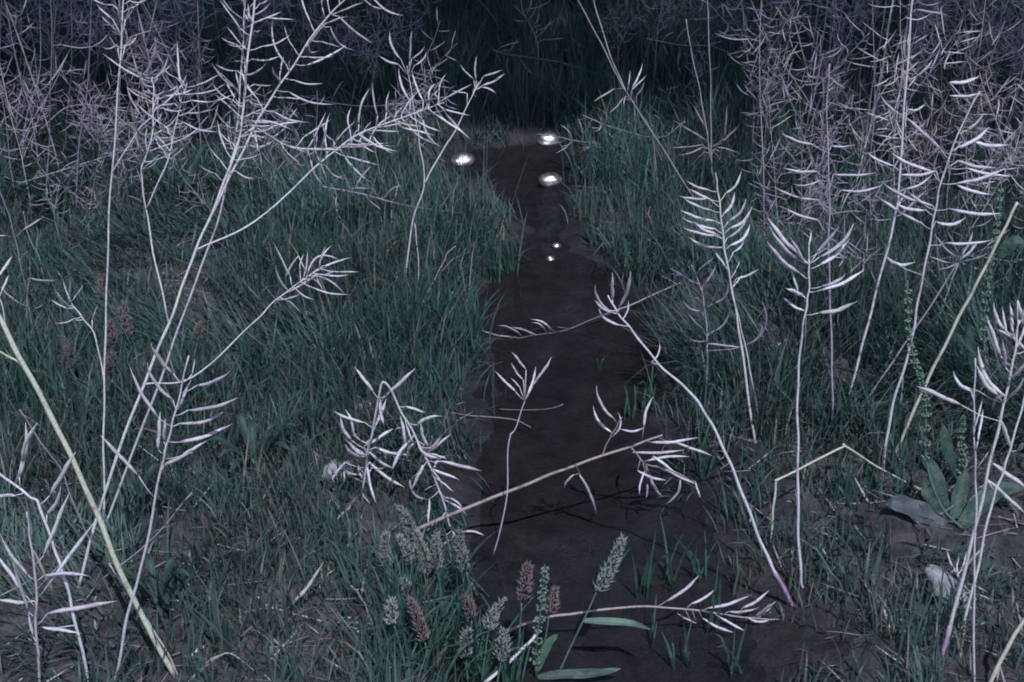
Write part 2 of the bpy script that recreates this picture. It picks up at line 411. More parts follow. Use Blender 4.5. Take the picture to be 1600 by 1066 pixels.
# ------------------------------------------------------------------ grass (stuff)
def blades(name, P, az, L, W, lean, bend, tint, mat, twist=None, seg=4):
    n = len(P); ts = np.linspace(0, 1, seg + 1)
    d = np.stack([np.cos(az), np.sin(az), np.zeros(n)], -1); up = np.array([0, 0, 1.0])
    tw = az + np.pi / 2 + (NR.normal(0, .7, n) if twist is None else twist)
    side = np.stack([np.cos(tw), np.sin(tw), np.zeros(n)], -1)
    V = np.zeros((n, 2 * seg + 1, 3)); C = np.zeros((n, 2 * seg + 1, 4)); C[..., 3] = 1
    pos = P.copy()
    for i, t in enumerate(ts):
        if i:
            th = lean + bend * ((ts[i] + ts[i - 1]) / 2) ** 1.3
            pos = pos + (d * np.sin(th)[:, None] + up * np.cos(th)[:, None]) * (L / seg)[:, None]
        w = W * (1 - t ** 2.2) * (.75 + .5 * min(1, t * 3)) * .5
        if i < seg:
            V[:, 2 * i] = pos - side * w[:, None]; V[:, 2 * i + 1] = pos + side * w[:, None]
            C[:, 2 * i, :3] = tint; C[:, 2 * i + 1, :3] = tint
        else: V[:, 2 * i] = pos; C[:, 2 * i, :3] = tint
    m = 2 * seg + 1; off = (np.arange(n) * m)[:, None]
    q = np.concatenate([off + np.array([2 * i, 2 * i + 1, 2 * i + 3, 2 * i + 2]) for i in range(seg - 1)])
    tr = off + np.array([2 * seg - 2, 2 * seg - 1, 2 * seg])
    me = mesh_np(name, V.reshape(-1, 3), tr, q)
    a = me.color_attributes.new("tint", 'FLOAT_COLOR', 'POINT'); a.data.foreach_set("color", C.astype(np.float32).ravel())
    return link(name, me, mat)

def zone(px, py, x, y):
    """grass cover by place: (density 0-1, blade height m)"""
    d = sdist(x, y)
    left = px < 760
    h = np.where(left, .092, .09); den = np.full(px.shape, .8)
    bankL = left & (px > 380) & (py > 330) & (py < 720); h = np.where(bankL, .108, h); den = np.where(bankL, 1.0, den)
    low = left & (py > 720); h = np.where(low, .068, h); den = np.where(low, .9, den)
    ll = (px < 330) & (py > 800); den = np.where(ll, .42, den)
    lb = (px < 620) & (py > 950); den = np.where(lb, .34, den)
    rt = ~left & (py > 380) & (py < 700); h = np.where(rt, .115, h); den = np.where(rt, .8, den)
    rb = ~left & (py > 700); h = np.where(rb, .062, h); den = np.where(rb, .5, den)
    far = py < 330; h = np.where(far, .13, h); den = np.where(far, .75, den)
    mid = (px > 560) & (px < 1010) & (py < 190); den = np.where(mid, .45, den)
    ledge = (px > 660) & (px < 960) & (py < 235) & (py > 165); den = np.where(ledge, 1.0, den); h = np.where(ledge, .13, h)
    back = (py < 200) & ~ledge; h = np.where(back, .13, h)
    bc = (px > 590) & (px < 840) & (py > 930); h = np.where(bc, .12, h); den = np.where(bc, 1.0, den)
    patch = vnoise(x * 5, y * 5, 31) * .7 + vnoise(x * 14, y * 14, 32) * .3
    den = den * sstep(.16, .46, patch + np.where(bankL | low, .15, np.where(left & (py < 720), .1, 0)))
    h = np.where((py < 330) & (px < 800) & (d < .2) & (y < 4.2), h * .6, h)
    den = den * sstep(-.05, .05, d + .13 * (vnoise(x * 11, y * 11, 33) - .5))
    return den, h
NT = 33000
tx = NR.uniform(-2.6, 2.6, NT * 3); ty = 1.2 + (6.6 - 1.2) * NR.uniform(0, 1, NT * 3) ** 1.25
okm = np.abs(tx) < ty * .46 + .35; tx, ty = tx[okm], ty[okm]
tz = height(tx, ty); ppx, ppy = proj(tx, ty, tz)
den, hh = zone(ppx, ppy, tx, ty); kp = NR.uniform(0, 1, len(tx)) < den
tx, ty, hh = tx[kp], ty[kp], hh[kp]
nb = NR.integers(3, 10, len(tx)); idx = np.repeat(np.arange(len(tx)), nb); n = len(idx)
taz = NR.uniform(0, 6.283, len(tx)); th0 = hh * NR.uniform(.6, 1.35, len(tx))
bx = tx[idx] + NR.normal(0, .013, n); by = ty[idx] + NR.normal(0, .013, n)
ok2 = sdist(bx, by) > -.06; bx, by, idx = bx[ok2], by[ok2], idx[ok2]; n = len(idx)
bz = height(bx, by) - .004
az = NR.uniform(0, 6.283, n); L_ = th0[idx] * NR.uniform(.45, 1.25, n) * (.65 + .75 * vnoise(bx * 7, by * 7, 54)); W_ = NR.uniform(.0015, .0036, n) * np.where(L_ > .1, 1.2, 1.0)
flat = sstep(.56, .78, vnoise(bx * 4.5, by * 4.5, 61)); fa = 6.283 * vnoise(bx * 1.5, by * 1.5, 62) + NR.normal(0, .6, n)
az = np.where(NR.uniform(0, 1, n) < flat, fa, az)
lean = np.abs(NR.normal(.10, .2, n)) + .65 * flat * NR.uniform(.4, 1.2, n);
L_ = np.where(NR.uniform(0, 1, n) < .03, L_ * 1.5, L_)
bend = np.where(NR.uniform(0, 1, n) < .22, NR.uniform(1.0, 2.4, n), NR.normal(.35, .35, n)).clip(-.3, 2.4)
g0 = np.array([.062, .118, .103]); g1 = np.array([.108, .150, .118]); g2 = np.array([.046, .096, .091])
mixv = NR.uniform(0, 1, n)[:, None]; tn = NR.uniform(0, 1, len(tx))[idx][:, None]
tint = (g0 * (1 - tn) + g2 * tn) * (1 - mixv * .5) + g1 * mixv * .5
cl = vnoise(bx * 4, by * 4, 51) * .6 + vnoise(bx * 13, by * 13, 52) * .4
tint = tint * (.62 + .8 * cl)[:, None]; tint[:, 0] *= (.8 + .5 * vnoise(bx * 8, by * 8, 53))
deadm = NR.uniform(0, 1, n) < .075; tint[deadm] = np.array([.24, .20, .17]) * NR.uniform(.6, 1.2, deadm.sum())[:, None]
tag(blades("grass", np.stack([bx, by, bz], -1), az, L_, W_, lean, bend, tint, 'grass'), "short blue-green grass covering both banks of the stream", "grass", kind="stuff")
print("grass blades", n)
# low creeping cover of tiny leaves and moss between the blades
n = 26000
cx = NR.uniform(-2.2, 2.2, n); cy = 1.2 + 4.2 * NR.uniform(0, 1, n) ** 1.3
m_ = (np.abs(cx) < cy * .46 + .3) & (sdist(cx, cy) > .03) & (vnoise(cx * 6, cy * 6, 41) + .3 * vnoise(cx * 20, cy * 20, 42) > .62)
cx, cy = cx[m_], cy[m_]; n = len(cx)
tint = np.array([.060, .098, .078]) * NR.uniform(.5, 1.4, n)[:, None]
tag(blades("ground_cover", np.stack([cx, cy, height(cx, cy) - .002], -1), NR.uniform(0, 6.283, n), NR.uniform(.008, .026, n), NR.uniform(.003, .007, n), NR.uniform(.3, 1.3, n), NR.uniform(0, 1, n), tint, 'grass', seg=3), "low creeping cover of tiny leaves between the grass", "ground cover", kind="stuff")
# dead straw lying flat
n = 14000
cx = NR.uniform(-2.2, 2.2, n); cy = 1.2 + 4.2 * NR.uniform(0, 1, n) ** 1.2
m_ = (np.abs(cx) < cy * .46 + .3) & (sdist(cx, cy) > .02); cx, cy = cx[m_], cy[m_]; n = len(cx)
ta = np.array([[.36, .31, .32], [.22, .18, .19], [.48, .44, .45], [.16, .12, .13]])[NR.integers(0, 4, n)]
tag(blades("straw_litter", np.stack([cx, cy, height(cx, cy) + .004], -1), NR.uniform(0, 6.283, n), NR.uniform(.015, .09, n), NR.uniform(.001, .0036, n), NR.normal(1.42, .16, n), NR.normal(0, .15, n), ta * NR.uniform(.6, 1.1, n)[:, None], 'litter', seg=3), "bits of dead straw and broken stems littering the mud", "straw litter", kind="stuff")

# ------------------------------------------------------------------ dry pod stalks traced on the banks (pixels of the photo give direction, own distances give depth)
plant("thick straight yellow-green stalk leaning left across the lower left corner", 'yellow',
    [([(277,1064),(205,930),(150,800),(100,690),(40,575),(-10,480),(-60,380)], .10, 4.2, 3.4),
     ([(32,570),(16,558),(-12,545)], .02, 1.6, 1.0, 0)], name="thick_dry_stalk")
plant("thin pale stalk with fat pods in the bottom left corner", 'pale',
    [([(63,1075),(57,993),(56,909),(47,841),(42,800)], .02, 2.1, 1.2)],
    [((0,834),(20,868),(44,899)), ((20,878),(44,956)), ((-6,936),(28,941),(54,939)), ((182,939),(128,951),(74,959)), ((138,900),(101,898),(68,900)),
     ((108,770),(91,817),(68,868)), ((147,817),(115,858),(74,915)), ((-8,862),(20,900),(40,930)), ((44,958),(52,995))], fat=1.35)
plant("arching pale stalk rising from the left edge of the bottom corner", 'pale',
    [([(141,1075),(115,959),(98,895),(84,855),(61,790),(44,774),(0,741),(-20,725)], .03, 2.3, 1.5)],
    [((40,660),(38,705),(30,745)), ((118,706),(100,740),(78,774)), ((95,760),(90,785),(73,804)), ((-6,775),(24,774)), ((128,990),(100,985),(66,980)), ((60,660),(44,690),(34,720))], fat=1.3)
plant("cut stalk with three curved pods at the far left edge", 'pale',
    [([(28,600),(14,540),(4,480),(-14,440)], .02, 1.6, 1.0)], [((20,400),(8,418),(-4,434)), ((14,430),(2,456)), ((-2,560),(14,556),(22,545)), ((10,655),(-6,660)), ((35,675),(16,690),(-4,690))], fat=1.25)
plant("slender pinkish stalk with long curved pods crossing the thick yellow stalk", 'pale',
    [([(177,1074),(200,960),(225,870),(250,740),(262,690),(275,640),(295,556)], .04, 2.3, 1.1)],
    [((203,573),(223,620),(247,652)), ((230,566),(243,600),(270,624)), ((236,536),(250,560),(270,583)), ((372,622),(331,637),(294,641)), ((348,644),(321,657),(280,662)),
     ((363,662),(324,683),(280,691)), ((323,689),(300,704),(284,712)), ((360,580),(334,597),(307,603)), ((250,644),(247,703)), ((299,593),(275,644)), ((157,681),(190,718),(216,743)),
     ((302,706),(280,718),(256,727)), ((258,655),(256,690)), ((305,560),(300,585))], fat=1.2)
plant("tall branching pale stalk bunch leaning right, loaded with fine pods up left", 'pale',
    [([(118,925),(165,765),(225,600),(270,490),(300,405),(337,318),(374,215),(384,120),(398,0),(402,-40)], .22, 3.2, 1.6),
     ([(150,850),(240,622),(290,482),(338,352),(362,250),(372,180),(380,60),(384,-20)], .18, 2.6, 1.2),
     ([(318,365),(370,255),(412,172),(452,112),(500,40),(545,-6),(570,-30)], .12, 2.2, 1.2, 0),
     ([(318,402),(400,345),(500,255),(560,210),(640,180),(694,160)], .16, 1.7, .8, 0),
     ([(386,190),(425,215),(470,232),(540,230),(590,226)], .10, 1.4, .8, 0),
     ([(265,505),(240,395),(224,300),(222,260),(236,220),(240,150),(238,120)], .12, 1.7, .9, 0),
     ([(240,600),(300,590),(390,510),(430,470),(470,440),(505,415)], .10, 1.5, .9, 0),
     ([(240,325),(262,250),(280,170),(292,130)], .05, 1.3, .8, 5)],
    [((550,402),(520,410),(492,425)), ((545,430),(520,432),(498,428)), ((540,462),(515,440),(492,430)), ((535,410),(505,400),(480,430)), ((500,448),(485,436),(470,440)), ((490,468),(472,460),(462,450)),
     ((445,437),(458,412),(466,400)), ((480,392),(478,415),(474,435)), ((430,415),(440,445),(452,455)), ((505,455),(494,430)), ((470,490),(460,478),(450,470)), ((560,425),(530,425))],
    autos=[(0,.60,1,46,.048), (1,.62,1,34,.045), (2,.35,1,38,.055), (3,.40,1,44,.055), (4,.1,1,26,.05), (5,.5,1,20,.05), (7,.35,1,20,.052), (6,.65,1,8,.06)], fat=.72, thin=.78)
plant("thin upright pale stalk standing alone at left, forked near its top", 'pale',
    [([(163,842),(162,720),(163,600),(166,480),(171,330),(184,150),(192,20),(192,-30)], .16, 1.8, 1.0),
     ([(163,590),(150,530),(128,495),(112,475),(105,460)], .02, 1.2, .7, 0),
     ([(180,262),(215,205),(240,178),(248,150)], .04, 1.2, .7, 0)],
    [((80,468),(95,478),(106,482)), ((85,452),(98,470),(108,478)), ((98,436),(104,455),(110,470)), ((110,434),(109,465)), ((130,445),(118,462)), ((86,505),(105,503),(116,498)), ((128,506),(118,500)), ((152,478),(144,500)),
     ((208,5),(196,30)), ((170,55),(184,75)), ((210,60),(196,70)), ((150,5),(176,30))], autos=[(0,.8,1,18,.05), (2,.5,1,10,.05)], fat=.8)
plant("thin stalk with drooping tip below the left thicket", 'grey', [([(52,516),(38,440),(25,380),(12,330),(-6,290)], .05, 1.4, .9), ([(72,445),(60,400),(45,370),(36,330)], .04, 1.1, .7)], autos=[(0,.1,.6,6,.05)])
plant("bent broken stalk with a burst of bleached pods on the left bank", 'pale',
    [([(566,770),(574,712),(585,660),(599,597),(628,645),(657,698),(687,767),(704,824),(712,845)], -.04, 1.9, 1.5)],
    [((532,649),(538,670),(549,688)), ((616,669),(590,684),(569,698)), ((658,659),(662,680),(670,698)), ((704,679),(690,690),(672,705)), ((517,757),(525,740),(540,723)), ((527,787),(531,760),(537,736)),
     ((584,785),(574,760),(560,728)), ((588,788),(580,760),(573,726)), ((616,733),(596,722),(578,706)), ((632,762),(604,745),(577,722)), ((753,736),(722,730),(690,721)), ((718,750),(698,742),(676,733)),
     ((692,764),(684,748),(674,734)), ((670,781),(652,775),(641,750)), ((669,820),(671,780)), ((724,797),(712,784),(694,777)), ((728,848),(716,830),(706,822)), ((540,640),(548,660),(552,680)), ((626,650),(634,680),(636,700)), ((690,683),(674,700)),
     ((700,712),(676,716),(655,700)), ((545,690),(560,705),(572,712))], fat=1.3, autos=[(0,.06,.34,15,.056), (0,.48,.95,18,.046)])
plant("long fallen brown stalk lying across the stream", 'brown',
    [([(606,842),(700,806),(800,766),(870,738),(930,716),(985,698),(1035,680)], .14, 3.4, 1.8),
     ([(937,712),(950,690),(960,672),(972,652)], .0, 1.4, .8, 0), ([(985,698),(1010,725),(1050,735),(1085,755)], -.03, 1.3, .7, 0), ([(902,728),(906,742)], 0, 1.0, .7, 0)],
    [((1092,683),(1056,690),(1018,691)), ((1113,712),(1082,702),(1053,691)), ((1069,703),(1030,707),(988,707)), ((1078,714),(1045,714),(1010,720)), ((1057,740),(1040,726),(1021,713)), ((1088,758),(1056,744),(1026,728)),
     ((1041,751),(1018,745),(996,735)), ((999,774),(1001,755),(1008,736)), ((1037,778),(1024,762),(1016,743)), ((1041,788),(1058,775),(1063,750)), ((1094,778),(1090,765),(1086,752)), ((932,602),(940,630),(959,654)), ((927,634),(938,660),(956,676)),
     ((965,644),(969,661),(958,681)), ((1006,668),(990,674),(971,671)), ((1021,619),(1010,645),(1006,667)), ((932,804),(922,775),(906,742)), ((881,763),(886,750),(897,742)), ((1010,780),(1012,755))], podmat='pale', fat=1.2)
plant("tall bent pale stalk arching left over the stream from the right bank", 'pale',
    [([(1242,946),(1215,902),(1190,850),(1160,772),(1132,704),(1102,646),(1075,610),(1030,570),(992,522),(966,490),(950,462)], .02, 2.9, 1.1)],
    [((930,445),(934,468),(952,485)), ((957,426),(956,446),(957,468)), ((985,424),(981,456),(967,482)), ((935,482),(948,502),(970,508)), ((982,470),(979,488),(972,500)), ((1030,532),(1028,555),(1018,566)), ((930,470),(944,486),(956,488))], fat=1.1, collar=True)
plant("thin stalk fallen over the water with pods at its left end", 'brown',
    [([(1082,431),(1040,452),(982,478),(935,495),(884,517),(834,534),(808,545)], -.16, 2.0, 1.0)],
    [((829,499),(848,503),(862,516)), ((830,504),(844,508),(852,517)), ((798,511),(827,518),(838,533)), ((752,516),(780,524),(800,530)), ((776,509),(796,512),(812,522)), ((843,548),(840,560),(830,568)), ((870,510),(880,512)), ((760,523),(786,530),(806,540))], podmat='pale')
plant("small upright twig standing in the water with split pods", 'pale',
    [([(769,868),(790,790),(795,690),(804,672),(824,617)], .0, 1.2, .9)],
    [((862,558),(848,580),(834,597)), ((858,566),(846,585),(832,603)), ((837,573),(832,600),(824,617)), ((800,550),(808,562),(822,578)), ((799,567),(808,582),(818,594)), ((773,580),(788,595),(806,613)), ((798,590),(812,605))], fat=1.05)
plant("purple-stained stalk with curled pods on the right bank", 'purple',
    [([(1102,648),(1105,560),(1103,500),(1095,450),(1080,414)], .03, 1.6, .9)],
    [((1067,469),(1078,484),(1097,487)), ((1074,487),(1084,502),(1099,514)), ((1078,530),(1090,534),(1104,532)), ((1137,445),(1130,465),(1113,475)), ((1140,485),(1128,510),(1108,521)), ((1044,430),(1062,430),(1080,440)), ((1046,419),(1062,430),(1079,438)),
     ((1120,412),(1110,432),(1097,448)), ((1115,403),(1104,412),(1090,424)), ((1160,543),(1130,540),(1106,537)), ((1064,450),(1074,462),(1090,466)), ((1190,470),(1196,510),(1180,536)), ((1160,540),(1184,532),(1190,500))])
plant("pale stalk with a dense feathery head of pods right of the stream", 'pale',
    [([(1182,690),(1177,674),(1158,539),(1148,475),(1134,401),(1128,350),(1122,300),(1118,270)], .07, 2.5, 1.0), ([(1190,680),(1176,600),(1162,530),(1150,480)], .03, 1.4, .9)],
    [((1072,282),(1090,293),(1107,297)), ((1061,306),(1085,312),(1106,310)), ((1068,309),(1086,322),(1110,328)), ((1063,328),(1090,340),(1116,345)), ((1158,267),(1150,290),(1134,302)), ((1165,311),(1155,332),(1138,346)), ((1175,322),(1160,345),(1140,357)),
     ((1067,355),(1092,365),(1118,368)), ((1084,346),(1100,360),(1120,366)), ((1172,350),(1160,372),(1140,384)), ((1163,365),(1158,382),(1146,394)), ((1116,392),(1124,405),(1134,417)), ((1156,408),(1150,422)), ((1066,340),(1092,352),(1118,358)), ((1076,295),(1094,306),(1112,314)),
     ((1148,300),(1140,325),(1130,335)), ((1160,430),(1152,440),(1144,450)), ((1168,335),(1154,362),(1136,372)), ((1076,370),(1100,384),(1128,386)), ((1186,420),(1170,430),(1150,436))], fat=1.25)
plant("single upright ivory stalk with long upswept pods, right of centre", 'pale',
    [([(1256,918),(1252,905),(1247,820),(1247,710),(1246,620),(1251,539),(1259,485),(1264,451),(1264,405)], .05, 2.5, 1.1)],
    [((1202,353),(1222,385),(1247,406)), ((1199,377),(1222,406),(1251,428)), ((1234,370),(1247,390),(1256,408)), ((1237,424),(1243,440),(1247,456)), ((1227,450),(1240,458),(1254,461)), ((1311,355),(1296,374),(1276,396)), ((1328,372),(1308,396),(1281,414)),
     ((1322,428),(1304,440),(1283,448)), ((1350,421),(1325,440),(1284,453)), ((1340,470),(1311,484),(1279,489)), ((1225,465),(1240,478),(1258,486)), ((1268,360),(1264,385)), ((1200,340),(1226,374),(1250,398)), ((1334,350),(1316,378),(1280,402))], fat=1.4)
plant("straight purple stalk with level pods behind the ivory stalk", 'purple',
    [([(1301,684),(1301,620),(1298,500),(1295,400),(1296,300),(1292,180),(1296,100)], .06, 1.9, 1.1)],
    [((1222,209),(1246,222),(1271,226)), ((1210,292),(1244,308),(1278,312)), ((1224,324),(1250,338),(1278,344)), ((1223,262),(1250,268),(1276,268)), ((1240,288),(1262,289),(1280,282)), ((1379,289),(1346,298),(1314,297)), ((1370,270),(1330,274),(1302,272)), ((1337,226),(1316,230),(1298,228))], podmat='pale')
plant("pale stalk leaning right, thick and bare below, near the purple stalk", 'pale',
    [([(1318,652),(1342,560),(1366,468),(1396,350),(1404,300),(1412,180),(1424,20),(1428,-20)], .12, 2.6, 1.5)], autos=[(0,.45,.98,14,.065)])
plant("yellow-green bare stalk rising to the upper right", 'yellow', [([(1330,330),(1338,287),(1355,216),(1376,118),(1394,7),(1400,-30)], .1, 2.4, 1.9)])
plant("pale stalk leaning right with many long drooping pods", 'pale',
    [([(1377,770),(1382,710),(1396,630),(1423,539),(1433,478),(1447,407),(1460,338),(1470,287),(1497,209),(1531,142)], .12, 2.6, 1.1)],
    [((1394,240),(1426,256),(1457,267)), ((1379,285),(1410,305),(1438,316)), ((1367,304),(1408,332),(1440,349)), ((1416,184),(1444,210),(1470,233)), ((1403,272),(1436,274),(1463,267)), ((1538,176),(1526,192),(1511,203)), ((1546,199),(1524,218),(1497,230)),
     ((1577,226),(1546,228),(1518,220)), ((1558,262),(1528,262),(1497,251)), ((1587,275),(1550,273),(1511,263)), ((1570,263),(1532,280),(1494,287)), ((1553,304),(1522,298),(1492,287)), ((1565,334),(1524,334),(1484,326)), ((1531,119),(1506,128),(1484,129)), ((1532,146),(1508,150),(1484,149)),
     ((1430,410),(1408,412),(1386,402)), ((1551,375),(1516,382),(1478,380)), ((1420,300),(1444,318),(1458,322)), ((1400,318),(1424,330),(1446,328)), ((1510,340),(1484,350),(1462,346))], fat=1.3)
plant("straight stiff yellow stick slanting up on the right bank", 'yellow', [([(1394,716),(1433,630),(1463,566),(1504,485),(1534,428),(1568,360),(1590,316)], .06, 3.0, 2.4)], name="dry_stick", cat="stick")
plant("pale stalk at the right edge, rooted beside the grey stone", 'pale',
    [([(1467,1040),(1494,942),(1524,824),(1551,706),(1572,617),(1585,553),(1592,500)], .06, 2.9, 1.2)],
    [((1541,492),(1550,526),(1563,556)), ((1553,473),(1558,495),(1570,516)), ((1578,474),(1580,495),(1583,520)), ((1553,513),(1580,526),(1604,548)), ((1566,529),(1570,552),(1571,574)), ((1529,542),(1541,586),(1571,620)), ((1433,603),(1466,620),(1502,633)), ((1490,580),(1500,602),(1530,612)),
     ((1604,500),(1594,530),(1588,545)), ((1527,571),(1540,600),(1560,618)), ((1600,590),(1586,612),(1576,622)), ((1550,640),(1556,622),(1570,616)), ((1600,510),(1590,470)), ((1566,480),(1572,520)), ((1610,460),(1596,500)), ((1604,560),(1590,580),(1578,590))], fat=1.3, collar=True)
plant("two-pod pale stalk leaning right out of the right edge", 'pale',
    [([(1497,1000),(1525,900),(1546,800),(1565,744),(1577,706),(1596,640),(1608,600)], .06, 2.2, 1.2)],
    [((1606,764),(1576,744),(1551,724)), ((1606,806),(1574,778),(1543,750)), ((1604,690),(1590,704)), ((1560,650),(1572,680),(1580,700))], fat=1.5)
plant("thin vertical pale stalk at the lower right edge", 'pale',
    [([(1523,1080),(1522,910),(1525,780),(1523,706),(1522,640),(1524,560)], .02, 1.7, .9)], [((1535,625),(1530,648),(1523,670)), ((1536,640),(1528,690)), ((1490,585),(1500,600),(1518,612))])
plant("yellow-green stalk cutting across the bottom right corner", 'yellow', [([(1538,1082),(1570,1020),(1600,968),(1640,900)], .05, 3.2, 2.6)])
plant("snapped yellow-green stalk bent into an open angle on the right bank", 'yellow',
    [([(1205,850),(1208,800),(1213,753),(1216,750),(1270,722),(1316,699),(1322,698),(1380,735),(1443,775)], .10, 2.0, 1.7)])
plant("curved green-brown stalk lying across the bottom of the stream", 'brown',
    [([(770,1000),(806,980),(860,964),(912,957),(976,949),(1036,949),(1104,956),(1172,966),(1216,968)], .02, 2.5, 1.0)],
    [((1092,900),(1068,922),(1040,940)), ((1118,920),(1100,934),(1080,944)), ((1175,929),(1144,944),(1107,950)), ((1202,922),(1184,938),(1160,950)), ((1058,958),(1074,968),(1090,974)), ((1146,988),(1120,980),(1098,966)), ((1164,987),(1144,976),(1124,964)),
     ((1206,972),(1188,972),(1170,966)), ((1186,949),(1160,956),(1138,956)), ((1206,948),(1190,962)), ((1200,995),(1184,984),(1172,968)), ((1072,990),(1082,972)), ((1212,940),(1196,950),(1180,964))], podmat='pale', fat=1.15)
plant("forked pale stalk with five-finger pod tips left of the sunlit glints", 'pale',
    [([(630,470),(643,355),(663,287),(657,235),(650,189),(636,103)], .1, 2.0, 1.0), ([(664,286),(687,243),(714,199),(748,128)], .06, 1.6, 1.0, 0), ([(655,470),(653,400),(648,350)], .02, 1.3, 1.0)],
    [((591,86),(606,96),(623,101)), ((609,49),(614,76),(626,92)), ((643,49),(642,76),(640,96)), ((664,73),(656,84),(643,92)), ((667,81),(660,94),(648,102)), ((719,101),(728,114),(740,123)), ((745,88),(743,108),(744,126)), ((785,110),(770,115),(755,120)), ((788,115),(772,126),(753,134)), ((775,146),(764,140),(752,136)),
     ((705,142),(718,144),(730,146)), ((745,152),(738,144),(742,138))], fat=1.1)
plant("thin grey stem with small leaves standing at the left water edge", 'grey', [([(655,500),(662,470),(688,420),(700,395),(712,385)], .02, 1.2, .8)])
plant("pair of slanting grey stalks with a pod burst right of the glints", 'grey',
    [([(1095,330),(1080,304),(1036,233),(979,145),(965,120),(935,60),(905,4),(895,-20)], .12, 1.8, 1.4), ([(979,148),(955,90),(930,10),(926,-20)], .05, 1.6, 1.2, 0)],
    [((1004,99),(998,118),(988,136)), ((927,159),(944,148),(960,139)), ((951,177),(962,168),(973,154)), ((1007,129),(1002,140),(994,150)), ((985,110),(982,135)), ((974,165),(977,150)), ((1010,118),(1000,128),(986,142))], podmat='pale')
plant("fallen grey stalk fringed with pods beside the far right glint", 'grey', [([(1046,240),(1036,236),(990,231),(942,226),(900,220),(872,214)], -.06, 1.8, 1.0)], autos=[(0,.15,1,22,.062)])
plant("brownish star-shaped pod burst on a stem right of the glints", 'grey',
    [([(1118,300),(1112,260),(1107,225),(1095,150),(1080,80),(1072,30)], .05, 1.5, 1.1), ([(1112,262),(1111,210),(1110,120),(1106,20),(1106,-10)], .06, 1.6, 1.2, 0)],
    [((1084,166),(1094,185),(1106,206)), ((1136,166),(1135,192),(1132,216)), ((1052,188),(1078,204),(1104,220)), ((1155,196),(1140,210),(1128,223)), ((1046,230),(1072,230),(1097,226)), ((1060,243),(1080,238),(1098,230)), ((1075,264),(1088,250),(1101,237)),
     ((1098,268),(1101,252),(1105,240)), ((1162,244),(1142,234),(1121,230)), ((1130,262),(1122,246),(1114,236)), ((1148,252),(1130,242),(1116,233))], podmat='brown', fat=1.1)
plant("short broken stick with one pod lying on the lower left mud", 'grey', [([(412,950),(444,964),(505,1012),(555,1039),(566,1072)], -.05, 1.8, 1.4)], [((505,878),(482,912),(452,948)), ((404,965),(424,958))], podmat='pale', fat=1.3, name="broken_stick", cat="stick")
plant("straight dry stick lying flat on the mud at lower left", 'brown', [([(476,984),(540,994),(609,1004),(640,1010)], .01, 1.6, 1.2)], name="fallen_stick", cat="stick")
plant("thin dry stick under the slender pinkish stalk at lower left", 'grey', [([(282,1060),(250,1000),(212,945),(170,880)], .06, 1.6, 1.0), ([(290,1066),(330,1030),(365,1020)], .02, 1.2, .8)], name="dry_twig", cat="stick")
plant("long pale grey stalk leaning left behind the thick yellow stalk", 'grey', [([(152,860),(120,800),(96,735),(70,700),(30,640)], .04, 1.6, 1.0), ([(125,945),(160,905),(230,850),(300,770)], .04, 1.3, 1.0)])

plant("grey stalk leaning far right behind the yellow stick", 'grey', [([(1328,662),(1376,593),(1433,509),(1497,411),(1510,385)], .08, 2.0, 1.1), ([(1450,545),(1480,458),(1498,410)], .04, 1.5, 1.0)],
    [((1460,365),(1476,388),(1494,402)), ((1480,360),(1490,380),(1498,400)), ((1520,362),(1512,384),(1502,400)), ((1545,395),(1524,404),(1504,408)), ((1452,400),(1472,408),(1494,412)), ((1530,375),(1516,392),(1503,404)), ((1470,420),(1482,418),(1494,412))])
plant("heap of small bleached pods lying beside the rough pale stone", 'pale', [([(1535,940),(1515,925),(1500,905),(1490,890)], .02, 1.3, .8)],
    [((1550,938),(1530,930),(1508,926)), ((1542,925),(1522,915),(1506,912)), ((1500,870),(1496,885),(1498,900)), ((1480,860),(1486,878),(1494,892)), ((1510,862),(1506,880),(1500,895)), ((1540,850),(1520,870),(1504,890)), ((1552,946),(1526,944),(1506,938))], name="pod_heap", cat="pod heap")
plant("pale hooked pod lying above the tall grey seed heads", 'brown', [([(522,826),(530,808),(543,796),(548,790)], .01, 2.2, 1.2)], name="fallen_pod", cat="pod")
plant("short split straw standing in the mud below the lone fallen pod", 'grey', [([(582,972),(570,945),(558,925),(548,915)], .02, 1.7, 1.2)], name="broken_straw", cat="straw")
plant("long thin straw lying between the broken stick and the bottom seed heads", 'pale', [([(478,972),(540,975),(600,978),(700,1006),(760,1010)], .0, 1.2, 1.0)], name="fallen_straw", cat="straw")
plant("thick pale straw slanting through the bottom seed heads", 'pale', [([(745,1072),(790,1040),(830,1000),(845,985)], .03, 2.8, 2.0)], name="slanting_straw", cat="straw")
plant("arched pale straw at the bottom edge among the seed heads", 'pale', [([(675,1020),(690,1040),(715,1054),(760,1062)], .0, 2.2, 1.4)], name="arched_straw", cat="straw")
plant("dead twig lying on the mud beside the thick yellow stalk", 'grey', [([(296,1060),(335,1030),(362,1022),(400,1052)], .0, 1.4, .9)], name="dead_twig", cat="twig")
plant("short pale stick lying right of the thick yellow stalk foot", 'pale', [([(294,1026),(306,1018),(318,1010)], .01, 2.4, 2.2)], name="short_stick", cat="stick")
plant("dark thin twig lying flat in the water under the split-pod twig", 'brown', [([(740,632),(790,640),(850,640),(880,632)], .0, 1.1, .7)], name="water_twig", cat="twig")
plant("thin brown twig floating near the left bank of the stream", 'brown', [([(690,640),(740,650),(800,655),(830,668)], -.01, 1.1, .7)], name="floating_twig", cat="twig")

